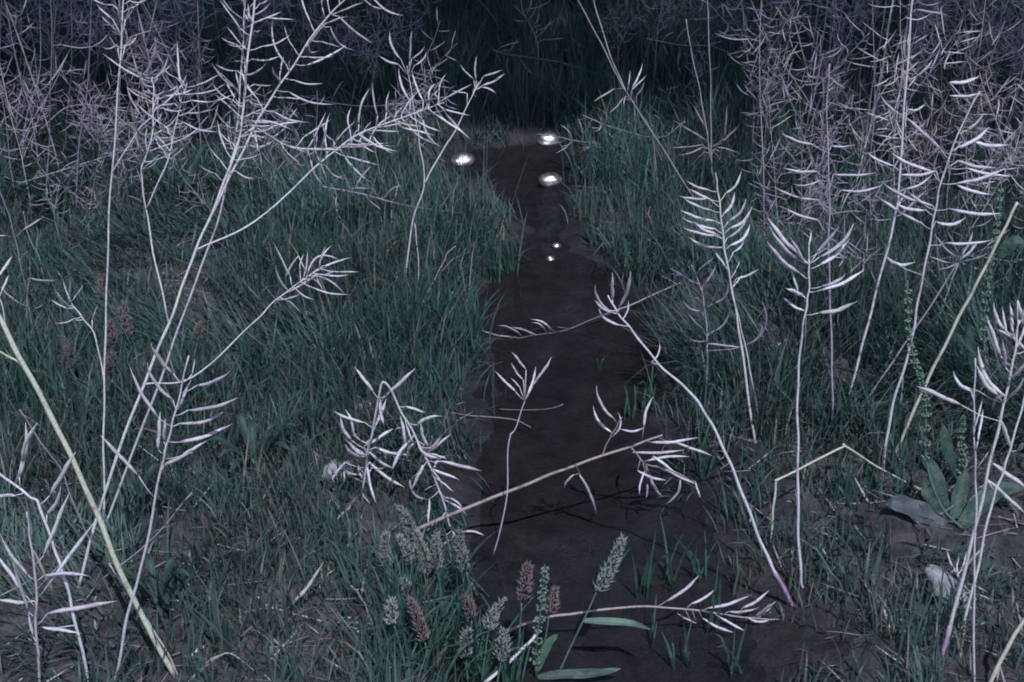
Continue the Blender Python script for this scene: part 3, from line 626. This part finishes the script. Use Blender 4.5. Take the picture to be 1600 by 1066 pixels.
def over(px, py, d): return base_at(px, py).y - d      # lodged on top of the grass, d nearer than the ground behind it
plant("dim grey stalk lodged in the grass left of the forked pale stalk", 'grey', [([(470,150),(560,166),(640,160),(706,150)], .02, 1.7, .9, over(560, 166, .3))], autos=[(0,.2,1,26,.06)], fat=.8, name="lodged_stalk")
plant("grey stalk lodged flat across the dark grass at the top, left of centre", 'grey', [([(420,130),(500,95),(580,66),(650,58)], .03, 1.6, .8, over(520, 95, .3))], autos=[(0,.2,1,20,.06)], fat=.8, name="lodged_stalk")
plant("purple-stained stalk lying level on the left bank above the water", 'purple', [([(505,292),(560,302),(640,322),(740,336)], .02, 1.7, .9, over(640, 322, .18))], autos=[(0,.0,.6,12,.05)], fat=.8, name="lodged_stalk")
plant("long grey stalk arching over the grass in the left background", 'grey', [([(-5,262),(60,205),(110,166),(175,170),(240,195),(300,235)], .0, 1.5, 1.0, over(140, 200, .35))], fat=.8, name="lodged_stalk", autos=[(0,.3,1,14,.05)])
plant("tangled grey stalk lying below the upper left thicket", 'grey', [([(20,290),(110,262),(190,238),(280,215),(360,190)], .03, 1.7, .9, over(190, 250, .3))], autos=[(0,.1,1,30,.06)], fat=.8, name="lodged_stalk")
plant("second tangled grey stalk lying beside the leaning stalk bunch", 'grey', [([(480,345),(430,300),(400,255),(385,225)], .03, 1.6, .9, over(430, 300, .2))], autos=[(0,.1,1,24,.055)], fat=.8, name="lodged_stalk")
plant("thin grey stalk running level across the dark top centre", 'grey', [([(770,78),(800,86),(878,98),(952,122)], .02, 1.5, 1.0, over(878, 98, .3))], autos=[(0,.0,.4,8,.06)], fat=.8, name="lodged_stalk")
plant("grey pod tuft on a thin stem at the dark top centre", 'grey', [([(842,110),(838,60),(818,20),(812,-20)], .02, 1.4, 1.0, over(842, 110, .2))], autos=[(0,.3,.7,12,.07)], fat=.8, name="lodged_stalk")
plant("grey stalk lodged at the top right of the glints with level pods", 'grey', [([(1010,60),(1060,70),(1120,75),(1200,110)], .02, 1.6, 1.0, over(1060, 90, .3))], autos=[(0,.0,1,22,.065)], fat=.8, name="lodged_stalk")
plant("grey stalk lying on the grass left of the feathery pod head", 'grey', [([(1070,190),(1030,215),(960,200),(910,180)], .02, 1.6, .9, over(1000, 210, .2))], autos=[(0,.1,1,18,.06)], fat=.8, name="lodged_stalk")
plant("tangled purple-grey stalk lying behind the ivory stalk", 'grey', [([(1190,330),(1240,350),(1330,330),(1420,345)], .02, 1.6, .9, over(1300, 340, .2))], autos=[(0,.1,1,24,.06)], fat=.85, name="lodged_stalk")
plant("tangled grey stalk lying behind the long drooping pods at right", 'grey', [([(1350,440),(1420,420),(1500,400),(1590,410)], .02, 1.6, .9, over(1470, 410, .15))], autos=[(0,.0,1,26,.06)], fat=.85, name="lodged_stalk")

# ------------------------------------------------------------------ thickets of dry stalks behind: prototypes copied as individuals
def proto(seed, mat, hgt, bare=False):
    global R
    keep = R; R = random.Random(seed)
    root = thing("thicket_stalk", Vector((0, 0, 0)), "", "dry stalk")
    def axis_path(p0, d, L, n=9, sag=.0):
        P = [Vector(p0)]; d = Vector(d).normalized()
        for i in range(n):
            d = (d + Vector((R.gauss(0, .05), R.gauss(0, .05), R.gauss(0, .03) - sag))).normalized(); P.append(P[-1] + d * L / n)
        return smooth_path(P, 2)
    main = axis_path((0, 0, -.01), (R.gauss(0, .12), R.gauss(0, .12), 1), hgt)
    axes = [(main, .0018, .0007, "stem")]
    for k in range(0 if bare else R.randint(2, 4)):
        i = int(len(main) * R.uniform(.25, .7)); an = R.uniform(0, 6.28)
        axes.append((axis_path(main[i], (math.cos(an) * .65, math.sin(an) * .65, 1), hgt * R.uniform(.25, .5), 7, .01), .0013, .0006, "branch"))
    for j, (P, a, b, nm) in enumerate(axes):
        mb = MB(); mb.tube(P, lambda t, a=a, b=b: a + (b - a) * t, 5)
        n = 2 if bare else R.randint(11, 15) if j == 0 else R.randint(5, 8); t0 = .30 if j == 0 else .3; ph = R.uniform(0, 6)
        for k in range(n):
            i = min(len(P) - 2, max(1, int((t0 + (1 - t0) * k / n) * len(P)))); ax = (P[i + 1] - P[i - 1]).normalized()
            u = ax.cross(Vector((1, .2, .1))).normalized(); v = ax.cross(u); an = ph + 2.4 * k + R.uniform(-.4, .4); rad = u * math.cos(an) + v * math.sin(an)
            l = R.uniform(.048, .08); B = P[i] + (rad + ax * .4).normalized() * R.uniform(.012, .022); T = B + (rad + ax * R.uniform(-.4, 1.2)).normalized() * l
            mb.tube([P[i], B], .0007, 3)
            add_pod(root, B, T, -ax * l * R.uniform(-.04, .18), mat, .78)
        mb.build(nm, mat, root)
    R = keep
    return root
def copy_tree(o, parent=None):
    c = o.copy(); COL.objects.link(c); c.parent = parent
    for ch in o.children: copy_tree(ch, c)
    return c
protos = [proto(50 + i, ['grey', 'grey', 'purple', 'grey', 'brown', 'pale', 'grey'][i], [.62, .74, .55, .5, .66, .7, .8][i]) for i in range(7)] + [proto(90, 'grey', .8, True), proto(91, 'purple', .7, True)]
used = set(); NTH = 0
def put(k, x, y, rz, tilt, az, sc, label, group):
    global NTH
    o = protos[k] if k not in used else copy_tree(protos[k]); used.add(k)
    o.location = (x, y, hz(x, y) + (.075 if 'fallen' in label else -.005))
    o.rotation_mode = 'QUATERNION'
    o.rotation_quaternion = Quaternion((math.cos(az), math.sin(az), 0), tilt) @ Quaternion((0, 0, 1), rz)
    o.scale = (sc,) * 3; tag(o, LOOK[k] + " " + (label.replace(" crowded with pods", "") if k > 6 else label), None, LOOK[k] + " " + group); NTH += 1
LOOK = ["thin weathered shade-toned grey", "tall weathered shade-toned grey", "short purple-stained", "short crooked grey", "brownish", "bleached ivory", "tallest weathered shade-toned grey", "nearly bare thin grey", "nearly bare purple-stained"]
TL = "stalk crowded with pods in the thicket at the upper left"
TF = "stalk fallen flat in the grass of the left background"
TG = "stalk fallen flat in the grass of the right background"
TR = "stalk crowded with pods in the thicket at the upper right"
rt = random.Random(5)
def scatter(n, x0f, x1f, y0, y1, label, group, ks, smin=.7, smax=1.15, tilt=.22):
    c = 0; tries = 0
    while c < n and tries < 4000:
        tries += 1
        y = rt.uniform(y0, y1); hw = y * .42 + .1
        x = rt.uniform(x0f, x1f) * hw
        if sdist(np.array([x]), np.array([y]))[0] < .12: continue
        put(rt.choice(ks), x, y, rt.uniform(0, 6.28), abs(rt.gauss(0, tilt)), rt.uniform(0, 6.28), rt.uniform(smin, smax), label, group); c += 1
scatter(46, -1.05, -.33, 3.0, 5.0, TL, "stalks of the upper left thicket", [0, 1, 2, 3, 6, 2], .5, .95)
scatter(6, -.5, -.1, 4.3, 5.2, TL, "stalks of the upper left thicket", [3, 2, 0], .5, .8, .6)
scatter(62, .38, 1.08, 2.9, 5.0, TR, "stalks of the upper right thicket", [0, 1, 2, 3, 4, 5, 6], .5, .95)
scatter(10, .62, 1.05, 2.45, 3.1, TR, "stalks of the upper right thicket", [0, 3, 5, 1], .6, .85)
scatter(16, -1.0, -.22, 3.1, 4.4, TF, "fallen stalks of the left background", [0, 3, 6, 3, 1], .4, .75, 1.15)
scatter(10, .25, .9, 3.3, 4.4, TG, "fallen stalks of the right background", [0, 3, 6, 3, 1], .4, .75, 1.15)
scatter(22, -1.05, -.30, 2.9, 4.3, TL, "stalks of the upper left thicket", [0, 2, 3, 6], .4, .75, .4)
scatter(26, .40, 1.05, 2.8, 4.3, TR, "stalks of the upper right thicket", [0, 2, 3, 6], .4, .75, .4)
scatter(40, -1.05, -.42, 2.9, 4.7, TL, "stalks of the upper left thicket", [7, 8], .7, 1.2, .15)
scatter(44, .42, 1.05, 2.7, 4.7, TR, "stalks of the upper right thicket", [7, 8], .7, 1.2, .15)
scatter(24, -.42, -.06, 3.7, 4.9, TL, "stalks of the upper left thicket", [0, 3, 6, 2, 7], .35, .7, .5)
scatter(22, .13, .44, 3.6, 4.9, TR, "stalks of the upper right thicket", [0, 3, 6, 2, 7], .35, .7, .45)
scatter(34, .46, 1.02, 2.5, 3.7, TR, "stalks of the upper right thicket", [0, 3, 6, 2, 1], .35, .65, .35)
scatter(24, -1.02, -.34, 2.8, 3.9, TL, "stalks of the upper left thicket", [0, 3, 6, 2], .35, .6, .35)
scatter(5, .12, .42, 4.4, 5.2, TR, "stalks of the upper right thicket", [3, 0, 6], .6, .9, .5)

# ------------------------------------------------------------------ grass seed heads
def seed_head(label, bot, top, stempx, mat, group, wid=.0065, dy=0.0, leaf=()):
    P0 = base_at(*stempx[-1]); y0 = P0.y
    root = thing("grass_seed_head", P0, label, "seed head", group)
    pts = [stempx[-1]] + list(stempx[:-1])[::-1] + [bot]
    P = smooth_path([P0] + [aty(a, b, y0 + dy * (i + 1) / len(pts)) for i, (a, b) in enumerate(pts[1:])], 5)
    mb = MB(); mb.tube(P, lambda t: .0016 - .0006 * t, 6); mb.build("stem", 'greenstem', root, P0)
    A = P[-1]; B = aty(top[0], top[1], A.y + .01); ax = (B - A); Lh = ax.length; ax.normalize()
    u = ax.cross(Vector((.3, 1, .2))).normalized(); v = ax.cross(u)
    V = []; F = []; bow = Vector((R.gauss(0, .16), R.gauss(0, .1), -abs(R.gauss(0, .08)))) * Lh
    n = max(150, int(Lh * 5200))
    for k in range(n):
        t = (k + R.random()) / n; w = wid * (math.sin(math.pi * min(1, (t * .93 + .07)) ** .75) ** .8 + .08) * R.uniform(.75, 1.15)
        an = k * 2.39996 + R.uniform(-.3, .3); rad = u * math.cos(an) + v * math.sin(an); p = A + ax * (t * Lh) + bow * (t * t) + rad * w * R.uniform(.15, .6) + Vector((R.gauss(0, .0012), R.gauss(0, .0012), R.gauss(0, .0012)))
        d = (rad * R.uniform(.25, 1.0) + ax + Vector((R.gauss(0, .15), R.gauss(0, .15), R.gauss(0, .15)))).normalized(); l = R.uniform(.006, .017) * (1.1 - .4 * t); s = d.cross(rad).normalized() * R.uniform(.0004, .0009)
        b0 = len(V); q = p + d * l * .45 + rad * .0012
        V += [p, q - s, q + s, p + d * l, p + d * l * .4 - rad * .0008]
        F += [(b0, b0 + 1, b0 + 2), (b0 + 1, b0 + 3, b0 + 2), (b0, b0 + 4, b0 + 1), (b0, b0 + 2, b0 + 4), (b0 + 4, b0 + 3, b0 + 1), (b0 + 4, b0 + 2, b0 + 3)]
    V = np.array([tuple(x) for x in V]) - np.array(tuple(P0))
    link("husk_spike", mesh_np("husk_spike", V, F), mat, root)
    for lf in leaf:
        add_leaf(root, [aty(a, b, y0 + c) for a, b, c in lf[0]], lf[1], 'greenstem', lf[2] if len(lf) > 2 else Vector((0, -.5, .85)))
    return root
def add_leaf(root, P, w, mat, nrm=Vector((0, 0, 1)), name="leaf", wavy=0.0, fold=.25, prof=None):
    P = smooth_path(P, 5); n = len(P); V = []; F = []
    prof = prof or (lambda t: (math.sin(math.pi * (.12 + .88 * t)) ** .7))
    for i, p in enumerate(P):
        t = i / (n - 1); tg = (P[min(i + 1, n - 1)] - P[max(i - 1, 0)]).normalized()
        s = tg.cross(nrm).normalized(); up = s.cross(tg).normalized(); hw = w * prof(t) * .5 + .0004
        for k, f in enumerate((-1, -.5, 0, .5, 1)):
            wv = wavy * math.sin(t * 17 + f * 2.1) * abs(f) * w
            V.append(p + s * hw * f + up * (abs(f) * hw * fold + wv - (.0 if k != 2 else .0012)))
    for i in range(n - 1):
        for k in range(4):
            a = i * 5 + k; F.append((a, a + 1, a + 6, a + 5))
    V = np.array([tuple(x) for x in V]) - np.array(tuple(root.location))
    return link(name, mesh_np(name, V, None, F), mat, root)

SH = "seed heads clustered at the bottom centre"
seed_head("large grey-green seed head leaning right over the bottom of the stream", (932,925), (982,845), [(918,956),(895,1004),(868,1062)], 'husk', None, .0085, .03,
    [([(911,970,.02),(945,971,.02),(985,974,.02),(1017,984,.0)], .010), ])
sh = [((605,888),(596,838),[(607,930),(612,970)],'husk',"dusty grass seed head leftmost of the bottom cluster"),
 ((646,848),(638,790),[(650,890),(655,940)],'husk',"tall upright grey seed head topmost of the bottom cluster"),
 ((642,882),(634,835),[(645,905),(650,950)],'husk',"grey seed head just under the topmost one of the bottom cluster"),
 ((668,898),(660,838),[(668,930),(672,960)],'husk',"plump drooping seed head in the middle of the bottom cluster"),
 ((684,892),(678,836),[(688,930),(690,970)],'husk',"seed head leaning at the right of the plump drooping one"),
 ((729,893),(710,832),[(738,935),(745,990)],'husk',"brownish seed head touching the long fallen brown stalk"),
 ((616,978),(605,934),[(628,1020),(640,1072)],'husk',"slim pale seed head low at the left of the bottom cluster"),
 ((664,1004),(646,934),[(668,1030),(672,1075)],'redgrass',"large reddish seed head at the bottom edge of the cluster"),
 ((737,970),(733,930),[(735,1010),(730,1060)],'redgrass',"small reddish seed head beside the broad blade at the bottom"),
 ((763,988),(771,942),[(758,1020),(752,1068)],'husk',"bright pale seed head left of the water at the bottom"),
 ((728,1030),(720,975),[(730,1055),(732,1078)],'husk',"faded seed head sunk among blades at the bottom edge"),
 ((782,1036),(792,985),[(778,1060),(776,1080)],'husk',"bushy pale seed head at the bottom edge beside the water"),
 ((815,942),(830,878),[(812,990),(808,1050)],'redgrass',"purple-brown seed head standing over the dark water"),
 ((858,962),(872,922),[(852,1000),(846,1050)],'redgrass',"short reddish seed head beside the curved stalk at the bottom"),
 ((640,935),(632,905),[(645,960),(650,1000)],'husk',"small grey seed head half hidden in the bottom grass")]
for b, t, st, mt, lb in sh: seed_head(lb, b, t, st, mt, SH, R.uniform(.0055, .0075), .015)
rh = [((190,506),(190,472),[(190,530),(190,560)],"reddish seed head, highest of the group in the left grass"), ((199,528),(200,493),[(199,545),(198,570)],"reddish seed head right of the highest one in the left grass"),
 ((174,544),(180,503),[(172,560),(170,590)],"reddish seed head crossing behind the lone thin stalk"), ((112,560),(103,528),[(115,580),(118,610)],"reddish seed head, leftmost pair's taller one in the left grass"),
 ((105,578),(97,546),[(107,590),(110,620)],"reddish seed head, leftmost of all in the left grass"), ((160,470),(148,430),[(163,490),(165,520)],"faint thin seed head left of the lone thin stalk"),
 ((303,534),(316,505),[(300,550),(296,580)],"reddish seed head right of the leaning stalk bunch"), ((170,585),(172,550),[(169,600),(168,630)],"dull seed head lowest of the group in the left grass")]
for b, t, st, lb in rh: seed_head(lb, b, t, st, 'redgrass', "reddish seed heads in the left grass", .0055, .01)

# ------------------------------------------------------------------ dock plants (seed stalks, broad leaves)
def dock(label, pts, dy, n, leaves, r=2.4, t0=.05, y=None):
    P0 = base_at(*pts[0]); y0 = P0.y; root = thing("dock_plant", P0, label, "dock plant")
    P = smooth_path([P0] + [aty(a, b, y0 + dy * (i + 1) / len(pts)) for i, (a, b) in enumerate(pts[1:])], 6)
    mb = MB(); mb.tube(P, lambda t: .001 * r * (1 - .6 * t), 6); mb.build("stem", 'greenstem', root, P0)
    for k in range(n):
        t = t0 + (1 - t0) * k / n; f = t * (len(P) - 1); i = min(int(f), len(P) - 2); c = P[i].lerp(P[i + 1], f - i); V = []; F = []
        for q in range(R.randint(9, 13)):
            an = q * .6 + R.uniform(0, .5); rr = R.uniform(.004, .0085) * (1.15 - .5 * t); o = c + Vector((math.cos(an) * rr, math.sin(an) * rr, R.uniform(-.003, .002)))
            a = Vector((math.cos(an), math.sin(an), -.3)).normalized(); s = Vector((-math.sin(an), math.cos(an), R.uniform(-.4, .4))).normalized(); w = a.cross(s); b0 = len(V); z = R.uniform(.0022, .0034)
            V += [o - a * z, o + s * z, o + a * z, o - s * z, o + w * z * .6, o - w * z * .6]
            F += [(b0 + i0, b0 + (i0 + 1) % 4, b0 + 4) for i0 in range(4)] + [(b0 + (i0 + 1) % 4, b0 + i0, b0 + 5) for i0 in range(4)]
        link("seed_whorl", mesh_np("seed_whorl", np.array([tuple(x) for x in V]) - np.array(tuple(P0)), F), 'dockseed', root)
    for lp, w, mt in leaves:
        add_leaf(root, [aty(a, b, y0 + c) for a, b, c in lp], w, mt, Vector((0, -.55, .83)), wavy=.11)
dock("green dock plant with knobbly seed stalk and a broad grey leaf at right", [(1505,828),(1470,790),(1447,720),(1447,637),(1443,600),(1426,553),(1420,502),(1418,438)], .08, 20,
    [([(1475,824,.0),(1450,808,.012),(1425,796,.016),(1400,787,.018),(1384,790,.02)], .034, 'dockleaf'), ([(1470,812,.02),(1460,795,.03),(1450,775,.04),(1442,752,.06)], .024, 'leaf'), ([(1480,800,.03),(1460,740,.06),(1440,712,.09)], .022, 'leaf'),
     ([(1500,825,.0),(1530,790,.03),(1560,765,.05),(1606,760,.05)], .030, 'leaf'), ([(1505,832,-.01),(1540,870,-.03),(1575,876,-.04)], .022, 'leaf'), ([(1490,810,.02),(1500,770,.05),(1510,730,.08)], .022, 'leaf')], 2.6, .3)
dock("tall knobbly dock seed stalk at the right edge behind the pale stalks", [(1545,640),(1538,546),(1540,470),(1548,410),(1558,350),(1565,285)], .1, 22, [([(1545,630,0),(1520,560,.02),(1512,505,.04)], .02, 'leaf'), ([(1560,400,.06),(1585,380,.06),(1606,385,.05)], .025, 'leaf')], 2.2, .12)
dock("low clump of green dock seeds under the right edge stalks", [(1500,760),(1506,720),(1502,690),(1508,650)], .03, 10, [([(1500,750,0),(1480,700,.02),(1472,660,.04)], .02, 'leaf')], 2.0, .1)
dock("slender green sorrel stalk with seed beads at the bottom centre", [(838,1062),(838,1010),(845,950),(850,910),(851,882)], .02, 12, [([(840,1058,.0),(880,1054,.0),(930,1052,.0),(970,1045,.0)], .013, 'greenstem'), ([(838,1050,0),(855,1010,.0),(872,990,.0)], .012, 'greenstem')], 1.7, .15)

def rosette(label, px, py, n, L, w, mat='leaf', up=.6, name="broadleaf_plant"):
    P0 = base_at(px, py); root = thing(name, P0, label, "broadleaf plant")
    for k in range(n):
        an = 6.283 * k / n + R.uniform(-.4, .4); d = Vector((math.cos(an), math.sin(an), 0)); l = L * R.uniform(.7, 1.15); e = up * R.uniform(.7, 1.3)
        P = [P0 + d * .004, P0 + d * l * .35 + Vector((0, 0, l * .45 * e)), P0 + d * l * .7 + Vector((0, 0, l * .72 * e)), P0 + d * l + Vector((0, 0, l * .68 * e))]
        add_leaf(root, P, w * R.uniform(.8, 1.2), mat, Vector((0, 0, 1)), wavy=.03, prof=lambda t: max(.12, math.sin(math.pi * (t ** 1.25)) ** .8))
rosette("broad-leaved plantain at the foot of the thick yellow stalk", 248, 950, 7, .07, .012, up=1.5)
rosette("broad dark green plantain in the middle of the left grass", 400, 735, 8, .075, .013, up=1.4)
rosette("plantain with long leaves behind the slender pinkish stalk", 212, 800, 6, .08, .014, up=1.3)
rosette("dark leafy plant below the upper left thicket", 285, 330, 9, .12, .016, up=1.5)
rosette("small dark plantain at the left edge of the upper grass", 92, 350, 7, .1, .014, up=1.5)
rosette("green plant with pointed leaves on the left bank slope", 365, 400, 7, .09, .012, up=1.4)
rosette("low green leaves beside the snapped stalk on the right bank", 1335, 665, 8, .06, .014, up=1.0)
rosette("small leafy clump below the purple-stained stalk", 1135, 590, 9, .05, .011, up=1.1)

# tufts of grass standing singly in the water
def tuft(label, px, py, n, L, spread=.42):
    P0 = base_at(px, py); root = thing("grass_tuft", P0, label, "grass tuft", "grass tufts in the stream")
    for k in range(n):
        an = R.uniform(0, 6.283); d = Vector((math.cos(an), math.sin(an), 0)) * R.uniform(.05, spread); l = L * R.uniform(.6, 1.1)
        o = P0 + Vector((R.uniform(-.012, .012), R.uniform(-.012, .012), -.003)); dr = R.choice([0, 0, 0, .35])
        P = [o, o + (d * .3 + Vector((0, 0, .36))) * l, o + (d * .7 + Vector((0, 0, .70 - dr * .2))) * l, o + (d * 1.2 + Vector((0, 0, .98 - dr))) * l]
        add_leaf(root, P, R.uniform(.0024, .0046), 'blade', Vector((d.y + .02, -abs(d.x) - .6, .3)), name="blade", fold=.3, prof=lambda t: (1 - t ** 2) * (.7 + .3 * min(1, t * 4)))
M['blade'] = plain_leaf('tuft_blade', (.04, .095, .072), (.065, .14, .10), .3)
for a in [("two blades left of the large leaning seed head", 942, 905, 4, .07), ("tuft of blades right of the large leaning seed head", 1000, 930, 6, .12), ("tall pair of blades above the curved lying stalk", 1040, 920, 5, .11),
          ("broad blades in the water above the right end of the lying stalk", 1092, 905, 6, .10), ("single blades in the wet mud at the lower right water edge", 1108, 985, 4, .13), ("short tuft in the brown water at the bottom edge", 1065, 1040, 5, .09),
          ("tuft at the bottom edge right of the water", 1150, 1050, 6, .08), ("lone bent blade below the curved lying stalk", 1030, 1010, 3, .08), ("thin tuft at the right water edge under the bent stalk", 1010, 640, 5, .10), ("upright tuft by the right bank above the hanging pods", 985, 655, 4, .08),
          ("tuft leaning over the water at the left bank", 800, 430, 8, .14), ("tall tuft on the left bank below the lower glints", 775, 440, 9, .16), ("small tuft in the water below the fallen thin stalk", 940, 575, 3, .05), ("tuft at the right bank beside the hanging pods", 1100, 745, 7, .13),
          ("tuft in the shade of the right bank above the stream bend", 1000, 440, 7, .12), ("tuft at the right of the lower glints", 930, 385, 7, .12),
          ("bright clump of long blades at the bottom edge left of the water", 660, 1050, 16, .14, .6), ("bright clump of blades among the bottom seed heads", 705, 1020, 16, .13, .6), ("bright clump at the bottom edge below the slanting straw", 750, 1062, 16, .12, .7), ("clump of blades by the left water edge at the bottom", 725, 960, 12, .12, .5), ("clump of blades under the leftmost bottom seed head", 620, 1000, 12, .10, .6), ("bright clump at the bottom edge where the curved stalk starts", 800, 1070, 14, .10, .7)]: tuft(*a)

# ------------------------------------------------------------------ stones
def stone(label, px, py, sx, sy, sz, rz, mat, name="stone", group=None, tilt=0.0, lump=.18, sink=.3, face=None):
    import bmesh
    bm = bmesh.new(); bmesh.ops.create_icosphere(bm, subdivisions=4, radius=1)
    s = R.uniform(0, 50)
    for v in bm.verts:
        p = v.co; k = 1 + lump * (float(vnoise(np.array([p.x * 1.7 + s]), np.array([p.y * 1.7 + p.z * 1.3 + s]), 3)[0]) - .5) + lump * .35 * (float(vnoise(np.array([p.x * 6 + s]), np.array([p.y * 6 + p.z * 5]), 4)[0]) - .5)
        v.co = Vector((p.x * sx, p.y * sy, p.z * sz)) * k
    me = bpy.data.meshes.new(name); bm.to_mesh(me); bm.free()
    for pl in me.polygons: pl.use_smooth = True
    o = link(name, me, mat); p = base_at(px, py); o.location = p + Vector((0, 0, sz * (1 - 2 * sink))); o.rotation_euler = (tilt, 0, rz)
    if face is not None: o.rotation_euler = face(o.location).to_track_quat('Z', 'Y').to_euler()
    return tag(o, label, "stone", group)
stone("rough pale grey stone leaning beside the right edge stalk", 1478, 945, .021, .045, .017, math.radians(36), 'palestone', tilt=.45, lump=.3, sink=-.25)
stone("pale stone half hidden in grass above the bent broken stalk", 575, 655, .033, .022, .024, .3, 'palestone', lump=.5)
stone("small pale stone at the left of the bleached pod burst", 530, 745, .028, .020, .020, .8, 'palestone', lump=.6)
stone("tiny pale stone in the shadowed mud at the top", 686, 78, .03, .02, .02, .2, 'palestone', lump=.5)
for px, py, lb in [(723,256,"added stone aimed to flash the sun at the left end of the far pool"), (858,227,"added stone aimed to flash the sun at the far end of the stream, topmost glint"), (861,288,"added stone aimed to flash the sun in midstream below the topmost glint"),
                   (870,387,"small added stone aimed to glint faintly, upper of the two nearer glints"), (860,407,"small added stone aimed to glint faintly, lower of the two nearer glints")]:
    k = 1.0 if py < 330 else .36
    stone(lb, px, py, .032 * k, .024 * k, .0036 * k, 0, 'glintstone', "added_glint_stone", "added stones standing in for sun glints on the water", 0, .22, -1.0,
          lambda p: ((Vector((0, 0, CAM_H)) - p).normalized() + sdir).normalized())  # added stones, each turned to mirror the sun into the camera

# ------------------------------------------------------------------ unseen trees added on both banks, crowns shaped to shade the far end
def tree(P0, label, x0, x1, n, seed):
    P0 = Vector((P0[0], P0[1], hz(*P0) - .05)); sg = 1 if P0.x > 0 else -1
    root = thing("added_shade_tree", P0, label, "tree", "unseen trees added to shade the far end of the stream")
    rr = random.Random(seed); g = np.random.default_rng(seed)
    trunk = smooth_path([P0, P0 + Vector((-.1 * sg, .05, 1.2)), P0 + Vector((-.4 * sg, .15, 2.4)), P0 + Vector((-1.0 * sg, .3, 3.4)), P0 + Vector((-1.9 * sg, .5, 4.0)), P0 + Vector((-2.6 * sg, .6, 4.3))], 5)
    mb = MB(); mb.tube(trunk, lambda t: .15 * (1 - t) ** .8 + .015, 9); mb.build("trunk", 'bark', root, P0)
    tips = []
    for k in range(34):
        i = rr.randint(9, len(trunk) - 1); e = Vector((rr.uniform(x0, x1), rr.uniform(1.15, 4.7), rr.uniform(3.6, 4.6)))
        lb = MB(); lb.tube(smooth_path([trunk[i], trunk[i].lerp(e, .5) + Vector((0, 0, .15)), e], 4), lambda t: .03 * (1 - t) + .005, 5); lb.build("limb", 'bark', root, P0)
        tips += [e, e, trunk[i].lerp(e, .7)]
    tips = [t for t in tips if t.y > 1.1]
    c = np.array([tuple(rr.choice(tips)) for _ in range(n)]) + np.clip(g.normal(0, .22, (n, 3)), -.45, .45)
    ys = c[:, 1] + .558 * c[:, 2]; xs = c[:, 0] - .149 * c[:, 2]
    c = c[np.where(np.abs(xs + .02) < .34, ys > 3.8, g.uniform(0, 1, n) < sstep(3.05, 4.15, ys))]; n = len(c)  # leaves thinned by where their shadow falls, keeping the glints sunlit
    u = g.normal(0, 1, (n, 3)); u /= np.linalg.norm(u, axis=1)[:, None]; w = np.cross(u, g.normal(0, 1, (n, 3))); w /= np.linalg.norm(w, axis=1)[:, None]
    L = g.uniform(.07, .12, n)[:, None]; V = np.stack([c - u * L * .5, c + w * L * .27, c + u * L * .5, c - w * L * .27], 1).reshape(-1, 3) - np.array(tuple(P0))
    o = link("crown", mesh_np("crown", V, None, np.arange(4 * n).reshape(n, 4), False), 'leaf', root); o["kind"] = "stuff"
M['bark'] = stone_mat('tree_bark', (.05, .04, .035), (.13, .11, .09), .9)
tree((3.3, 2.3), "unseen leafy tree added on the right bank to shade the far end of the stream", -.5, 2.6, 27000, 3)
tree((-3.2, 2.6), "unseen leafy tree added on the left bank to shade the far end of the stream", -2.4, .9, 24000, 4)

# unseen bushes added far back to block low sky and darken the water
def bush(x, y, h, w, label, seed):
    P0 = Vector((x, y, hz(x, y) - .03)); root = thing("added_screen_bush", P0, label, "bush", "unseen bushes added to darken the water")
    g = np.random.default_rng(seed); rr = random.Random(seed); mb = MB()
    mb.tube(smooth_path([P0, P0 + Vector((rr.uniform(-.1, .1), 0, h * .4)), P0 + Vector((rr.uniform(-.2, .2), 0, h * .8))], 4), lambda t: .09 * (1 - t) + .015, 7); mb.build("trunk", 'bark', root, P0)
    n = 7000; th = g.uniform(0, 6.283, n); zz = g.uniform(0, 1, n); r = w * (.35 + .65 * g.uniform(0, 1, n) ** .5) * np.sqrt(np.clip(1 - (zz - .35) ** 2 / .46, .02, 1)) * (.8 + .3 * np.sin(th * 3 + zz * 7 + seed))
    c = np.stack([r * np.cos(th), r * np.sin(th), .15 + zz * h], -1)
    u = g.normal(0, 1, (n, 3)); u /= np.linalg.norm(u, axis=1)[:, None]; v = np.cross(u, g.normal(0, 1, (n, 3))); v /= np.linalg.norm(v, axis=1)[:, None]
    L = g.uniform(.10, .2, n)[:, None]; V = np.stack([c - u * L * .5, c + v * L * .28, c + u * L * .5, c - v * L * .28], 1).reshape(-1, 3)
    o = link("crown", mesh_np("crown", V, None, np.arange(4 * n).reshape(n, 4), False), 'leaf', root); o["kind"] = "stuff"
for i, (x, y, h, w, pos) in enumerate([(-4.4, 8.2, 4.2, 1.6, "leftmost"), (-2.2, 8.8, 4.8, 1.6, "second from left"), (0.1, 8.4, 4.4, 1.6, "middle"), (2.3, 8.9, 5.0, 1.6, "second from right"), (4.5, 8.3, 4.3, 1.6, "rightmost")]):
    bush(x, y, h, w, "unseen bush added beyond the stream to darken the water, " + pos + " of the row", 200 + i)
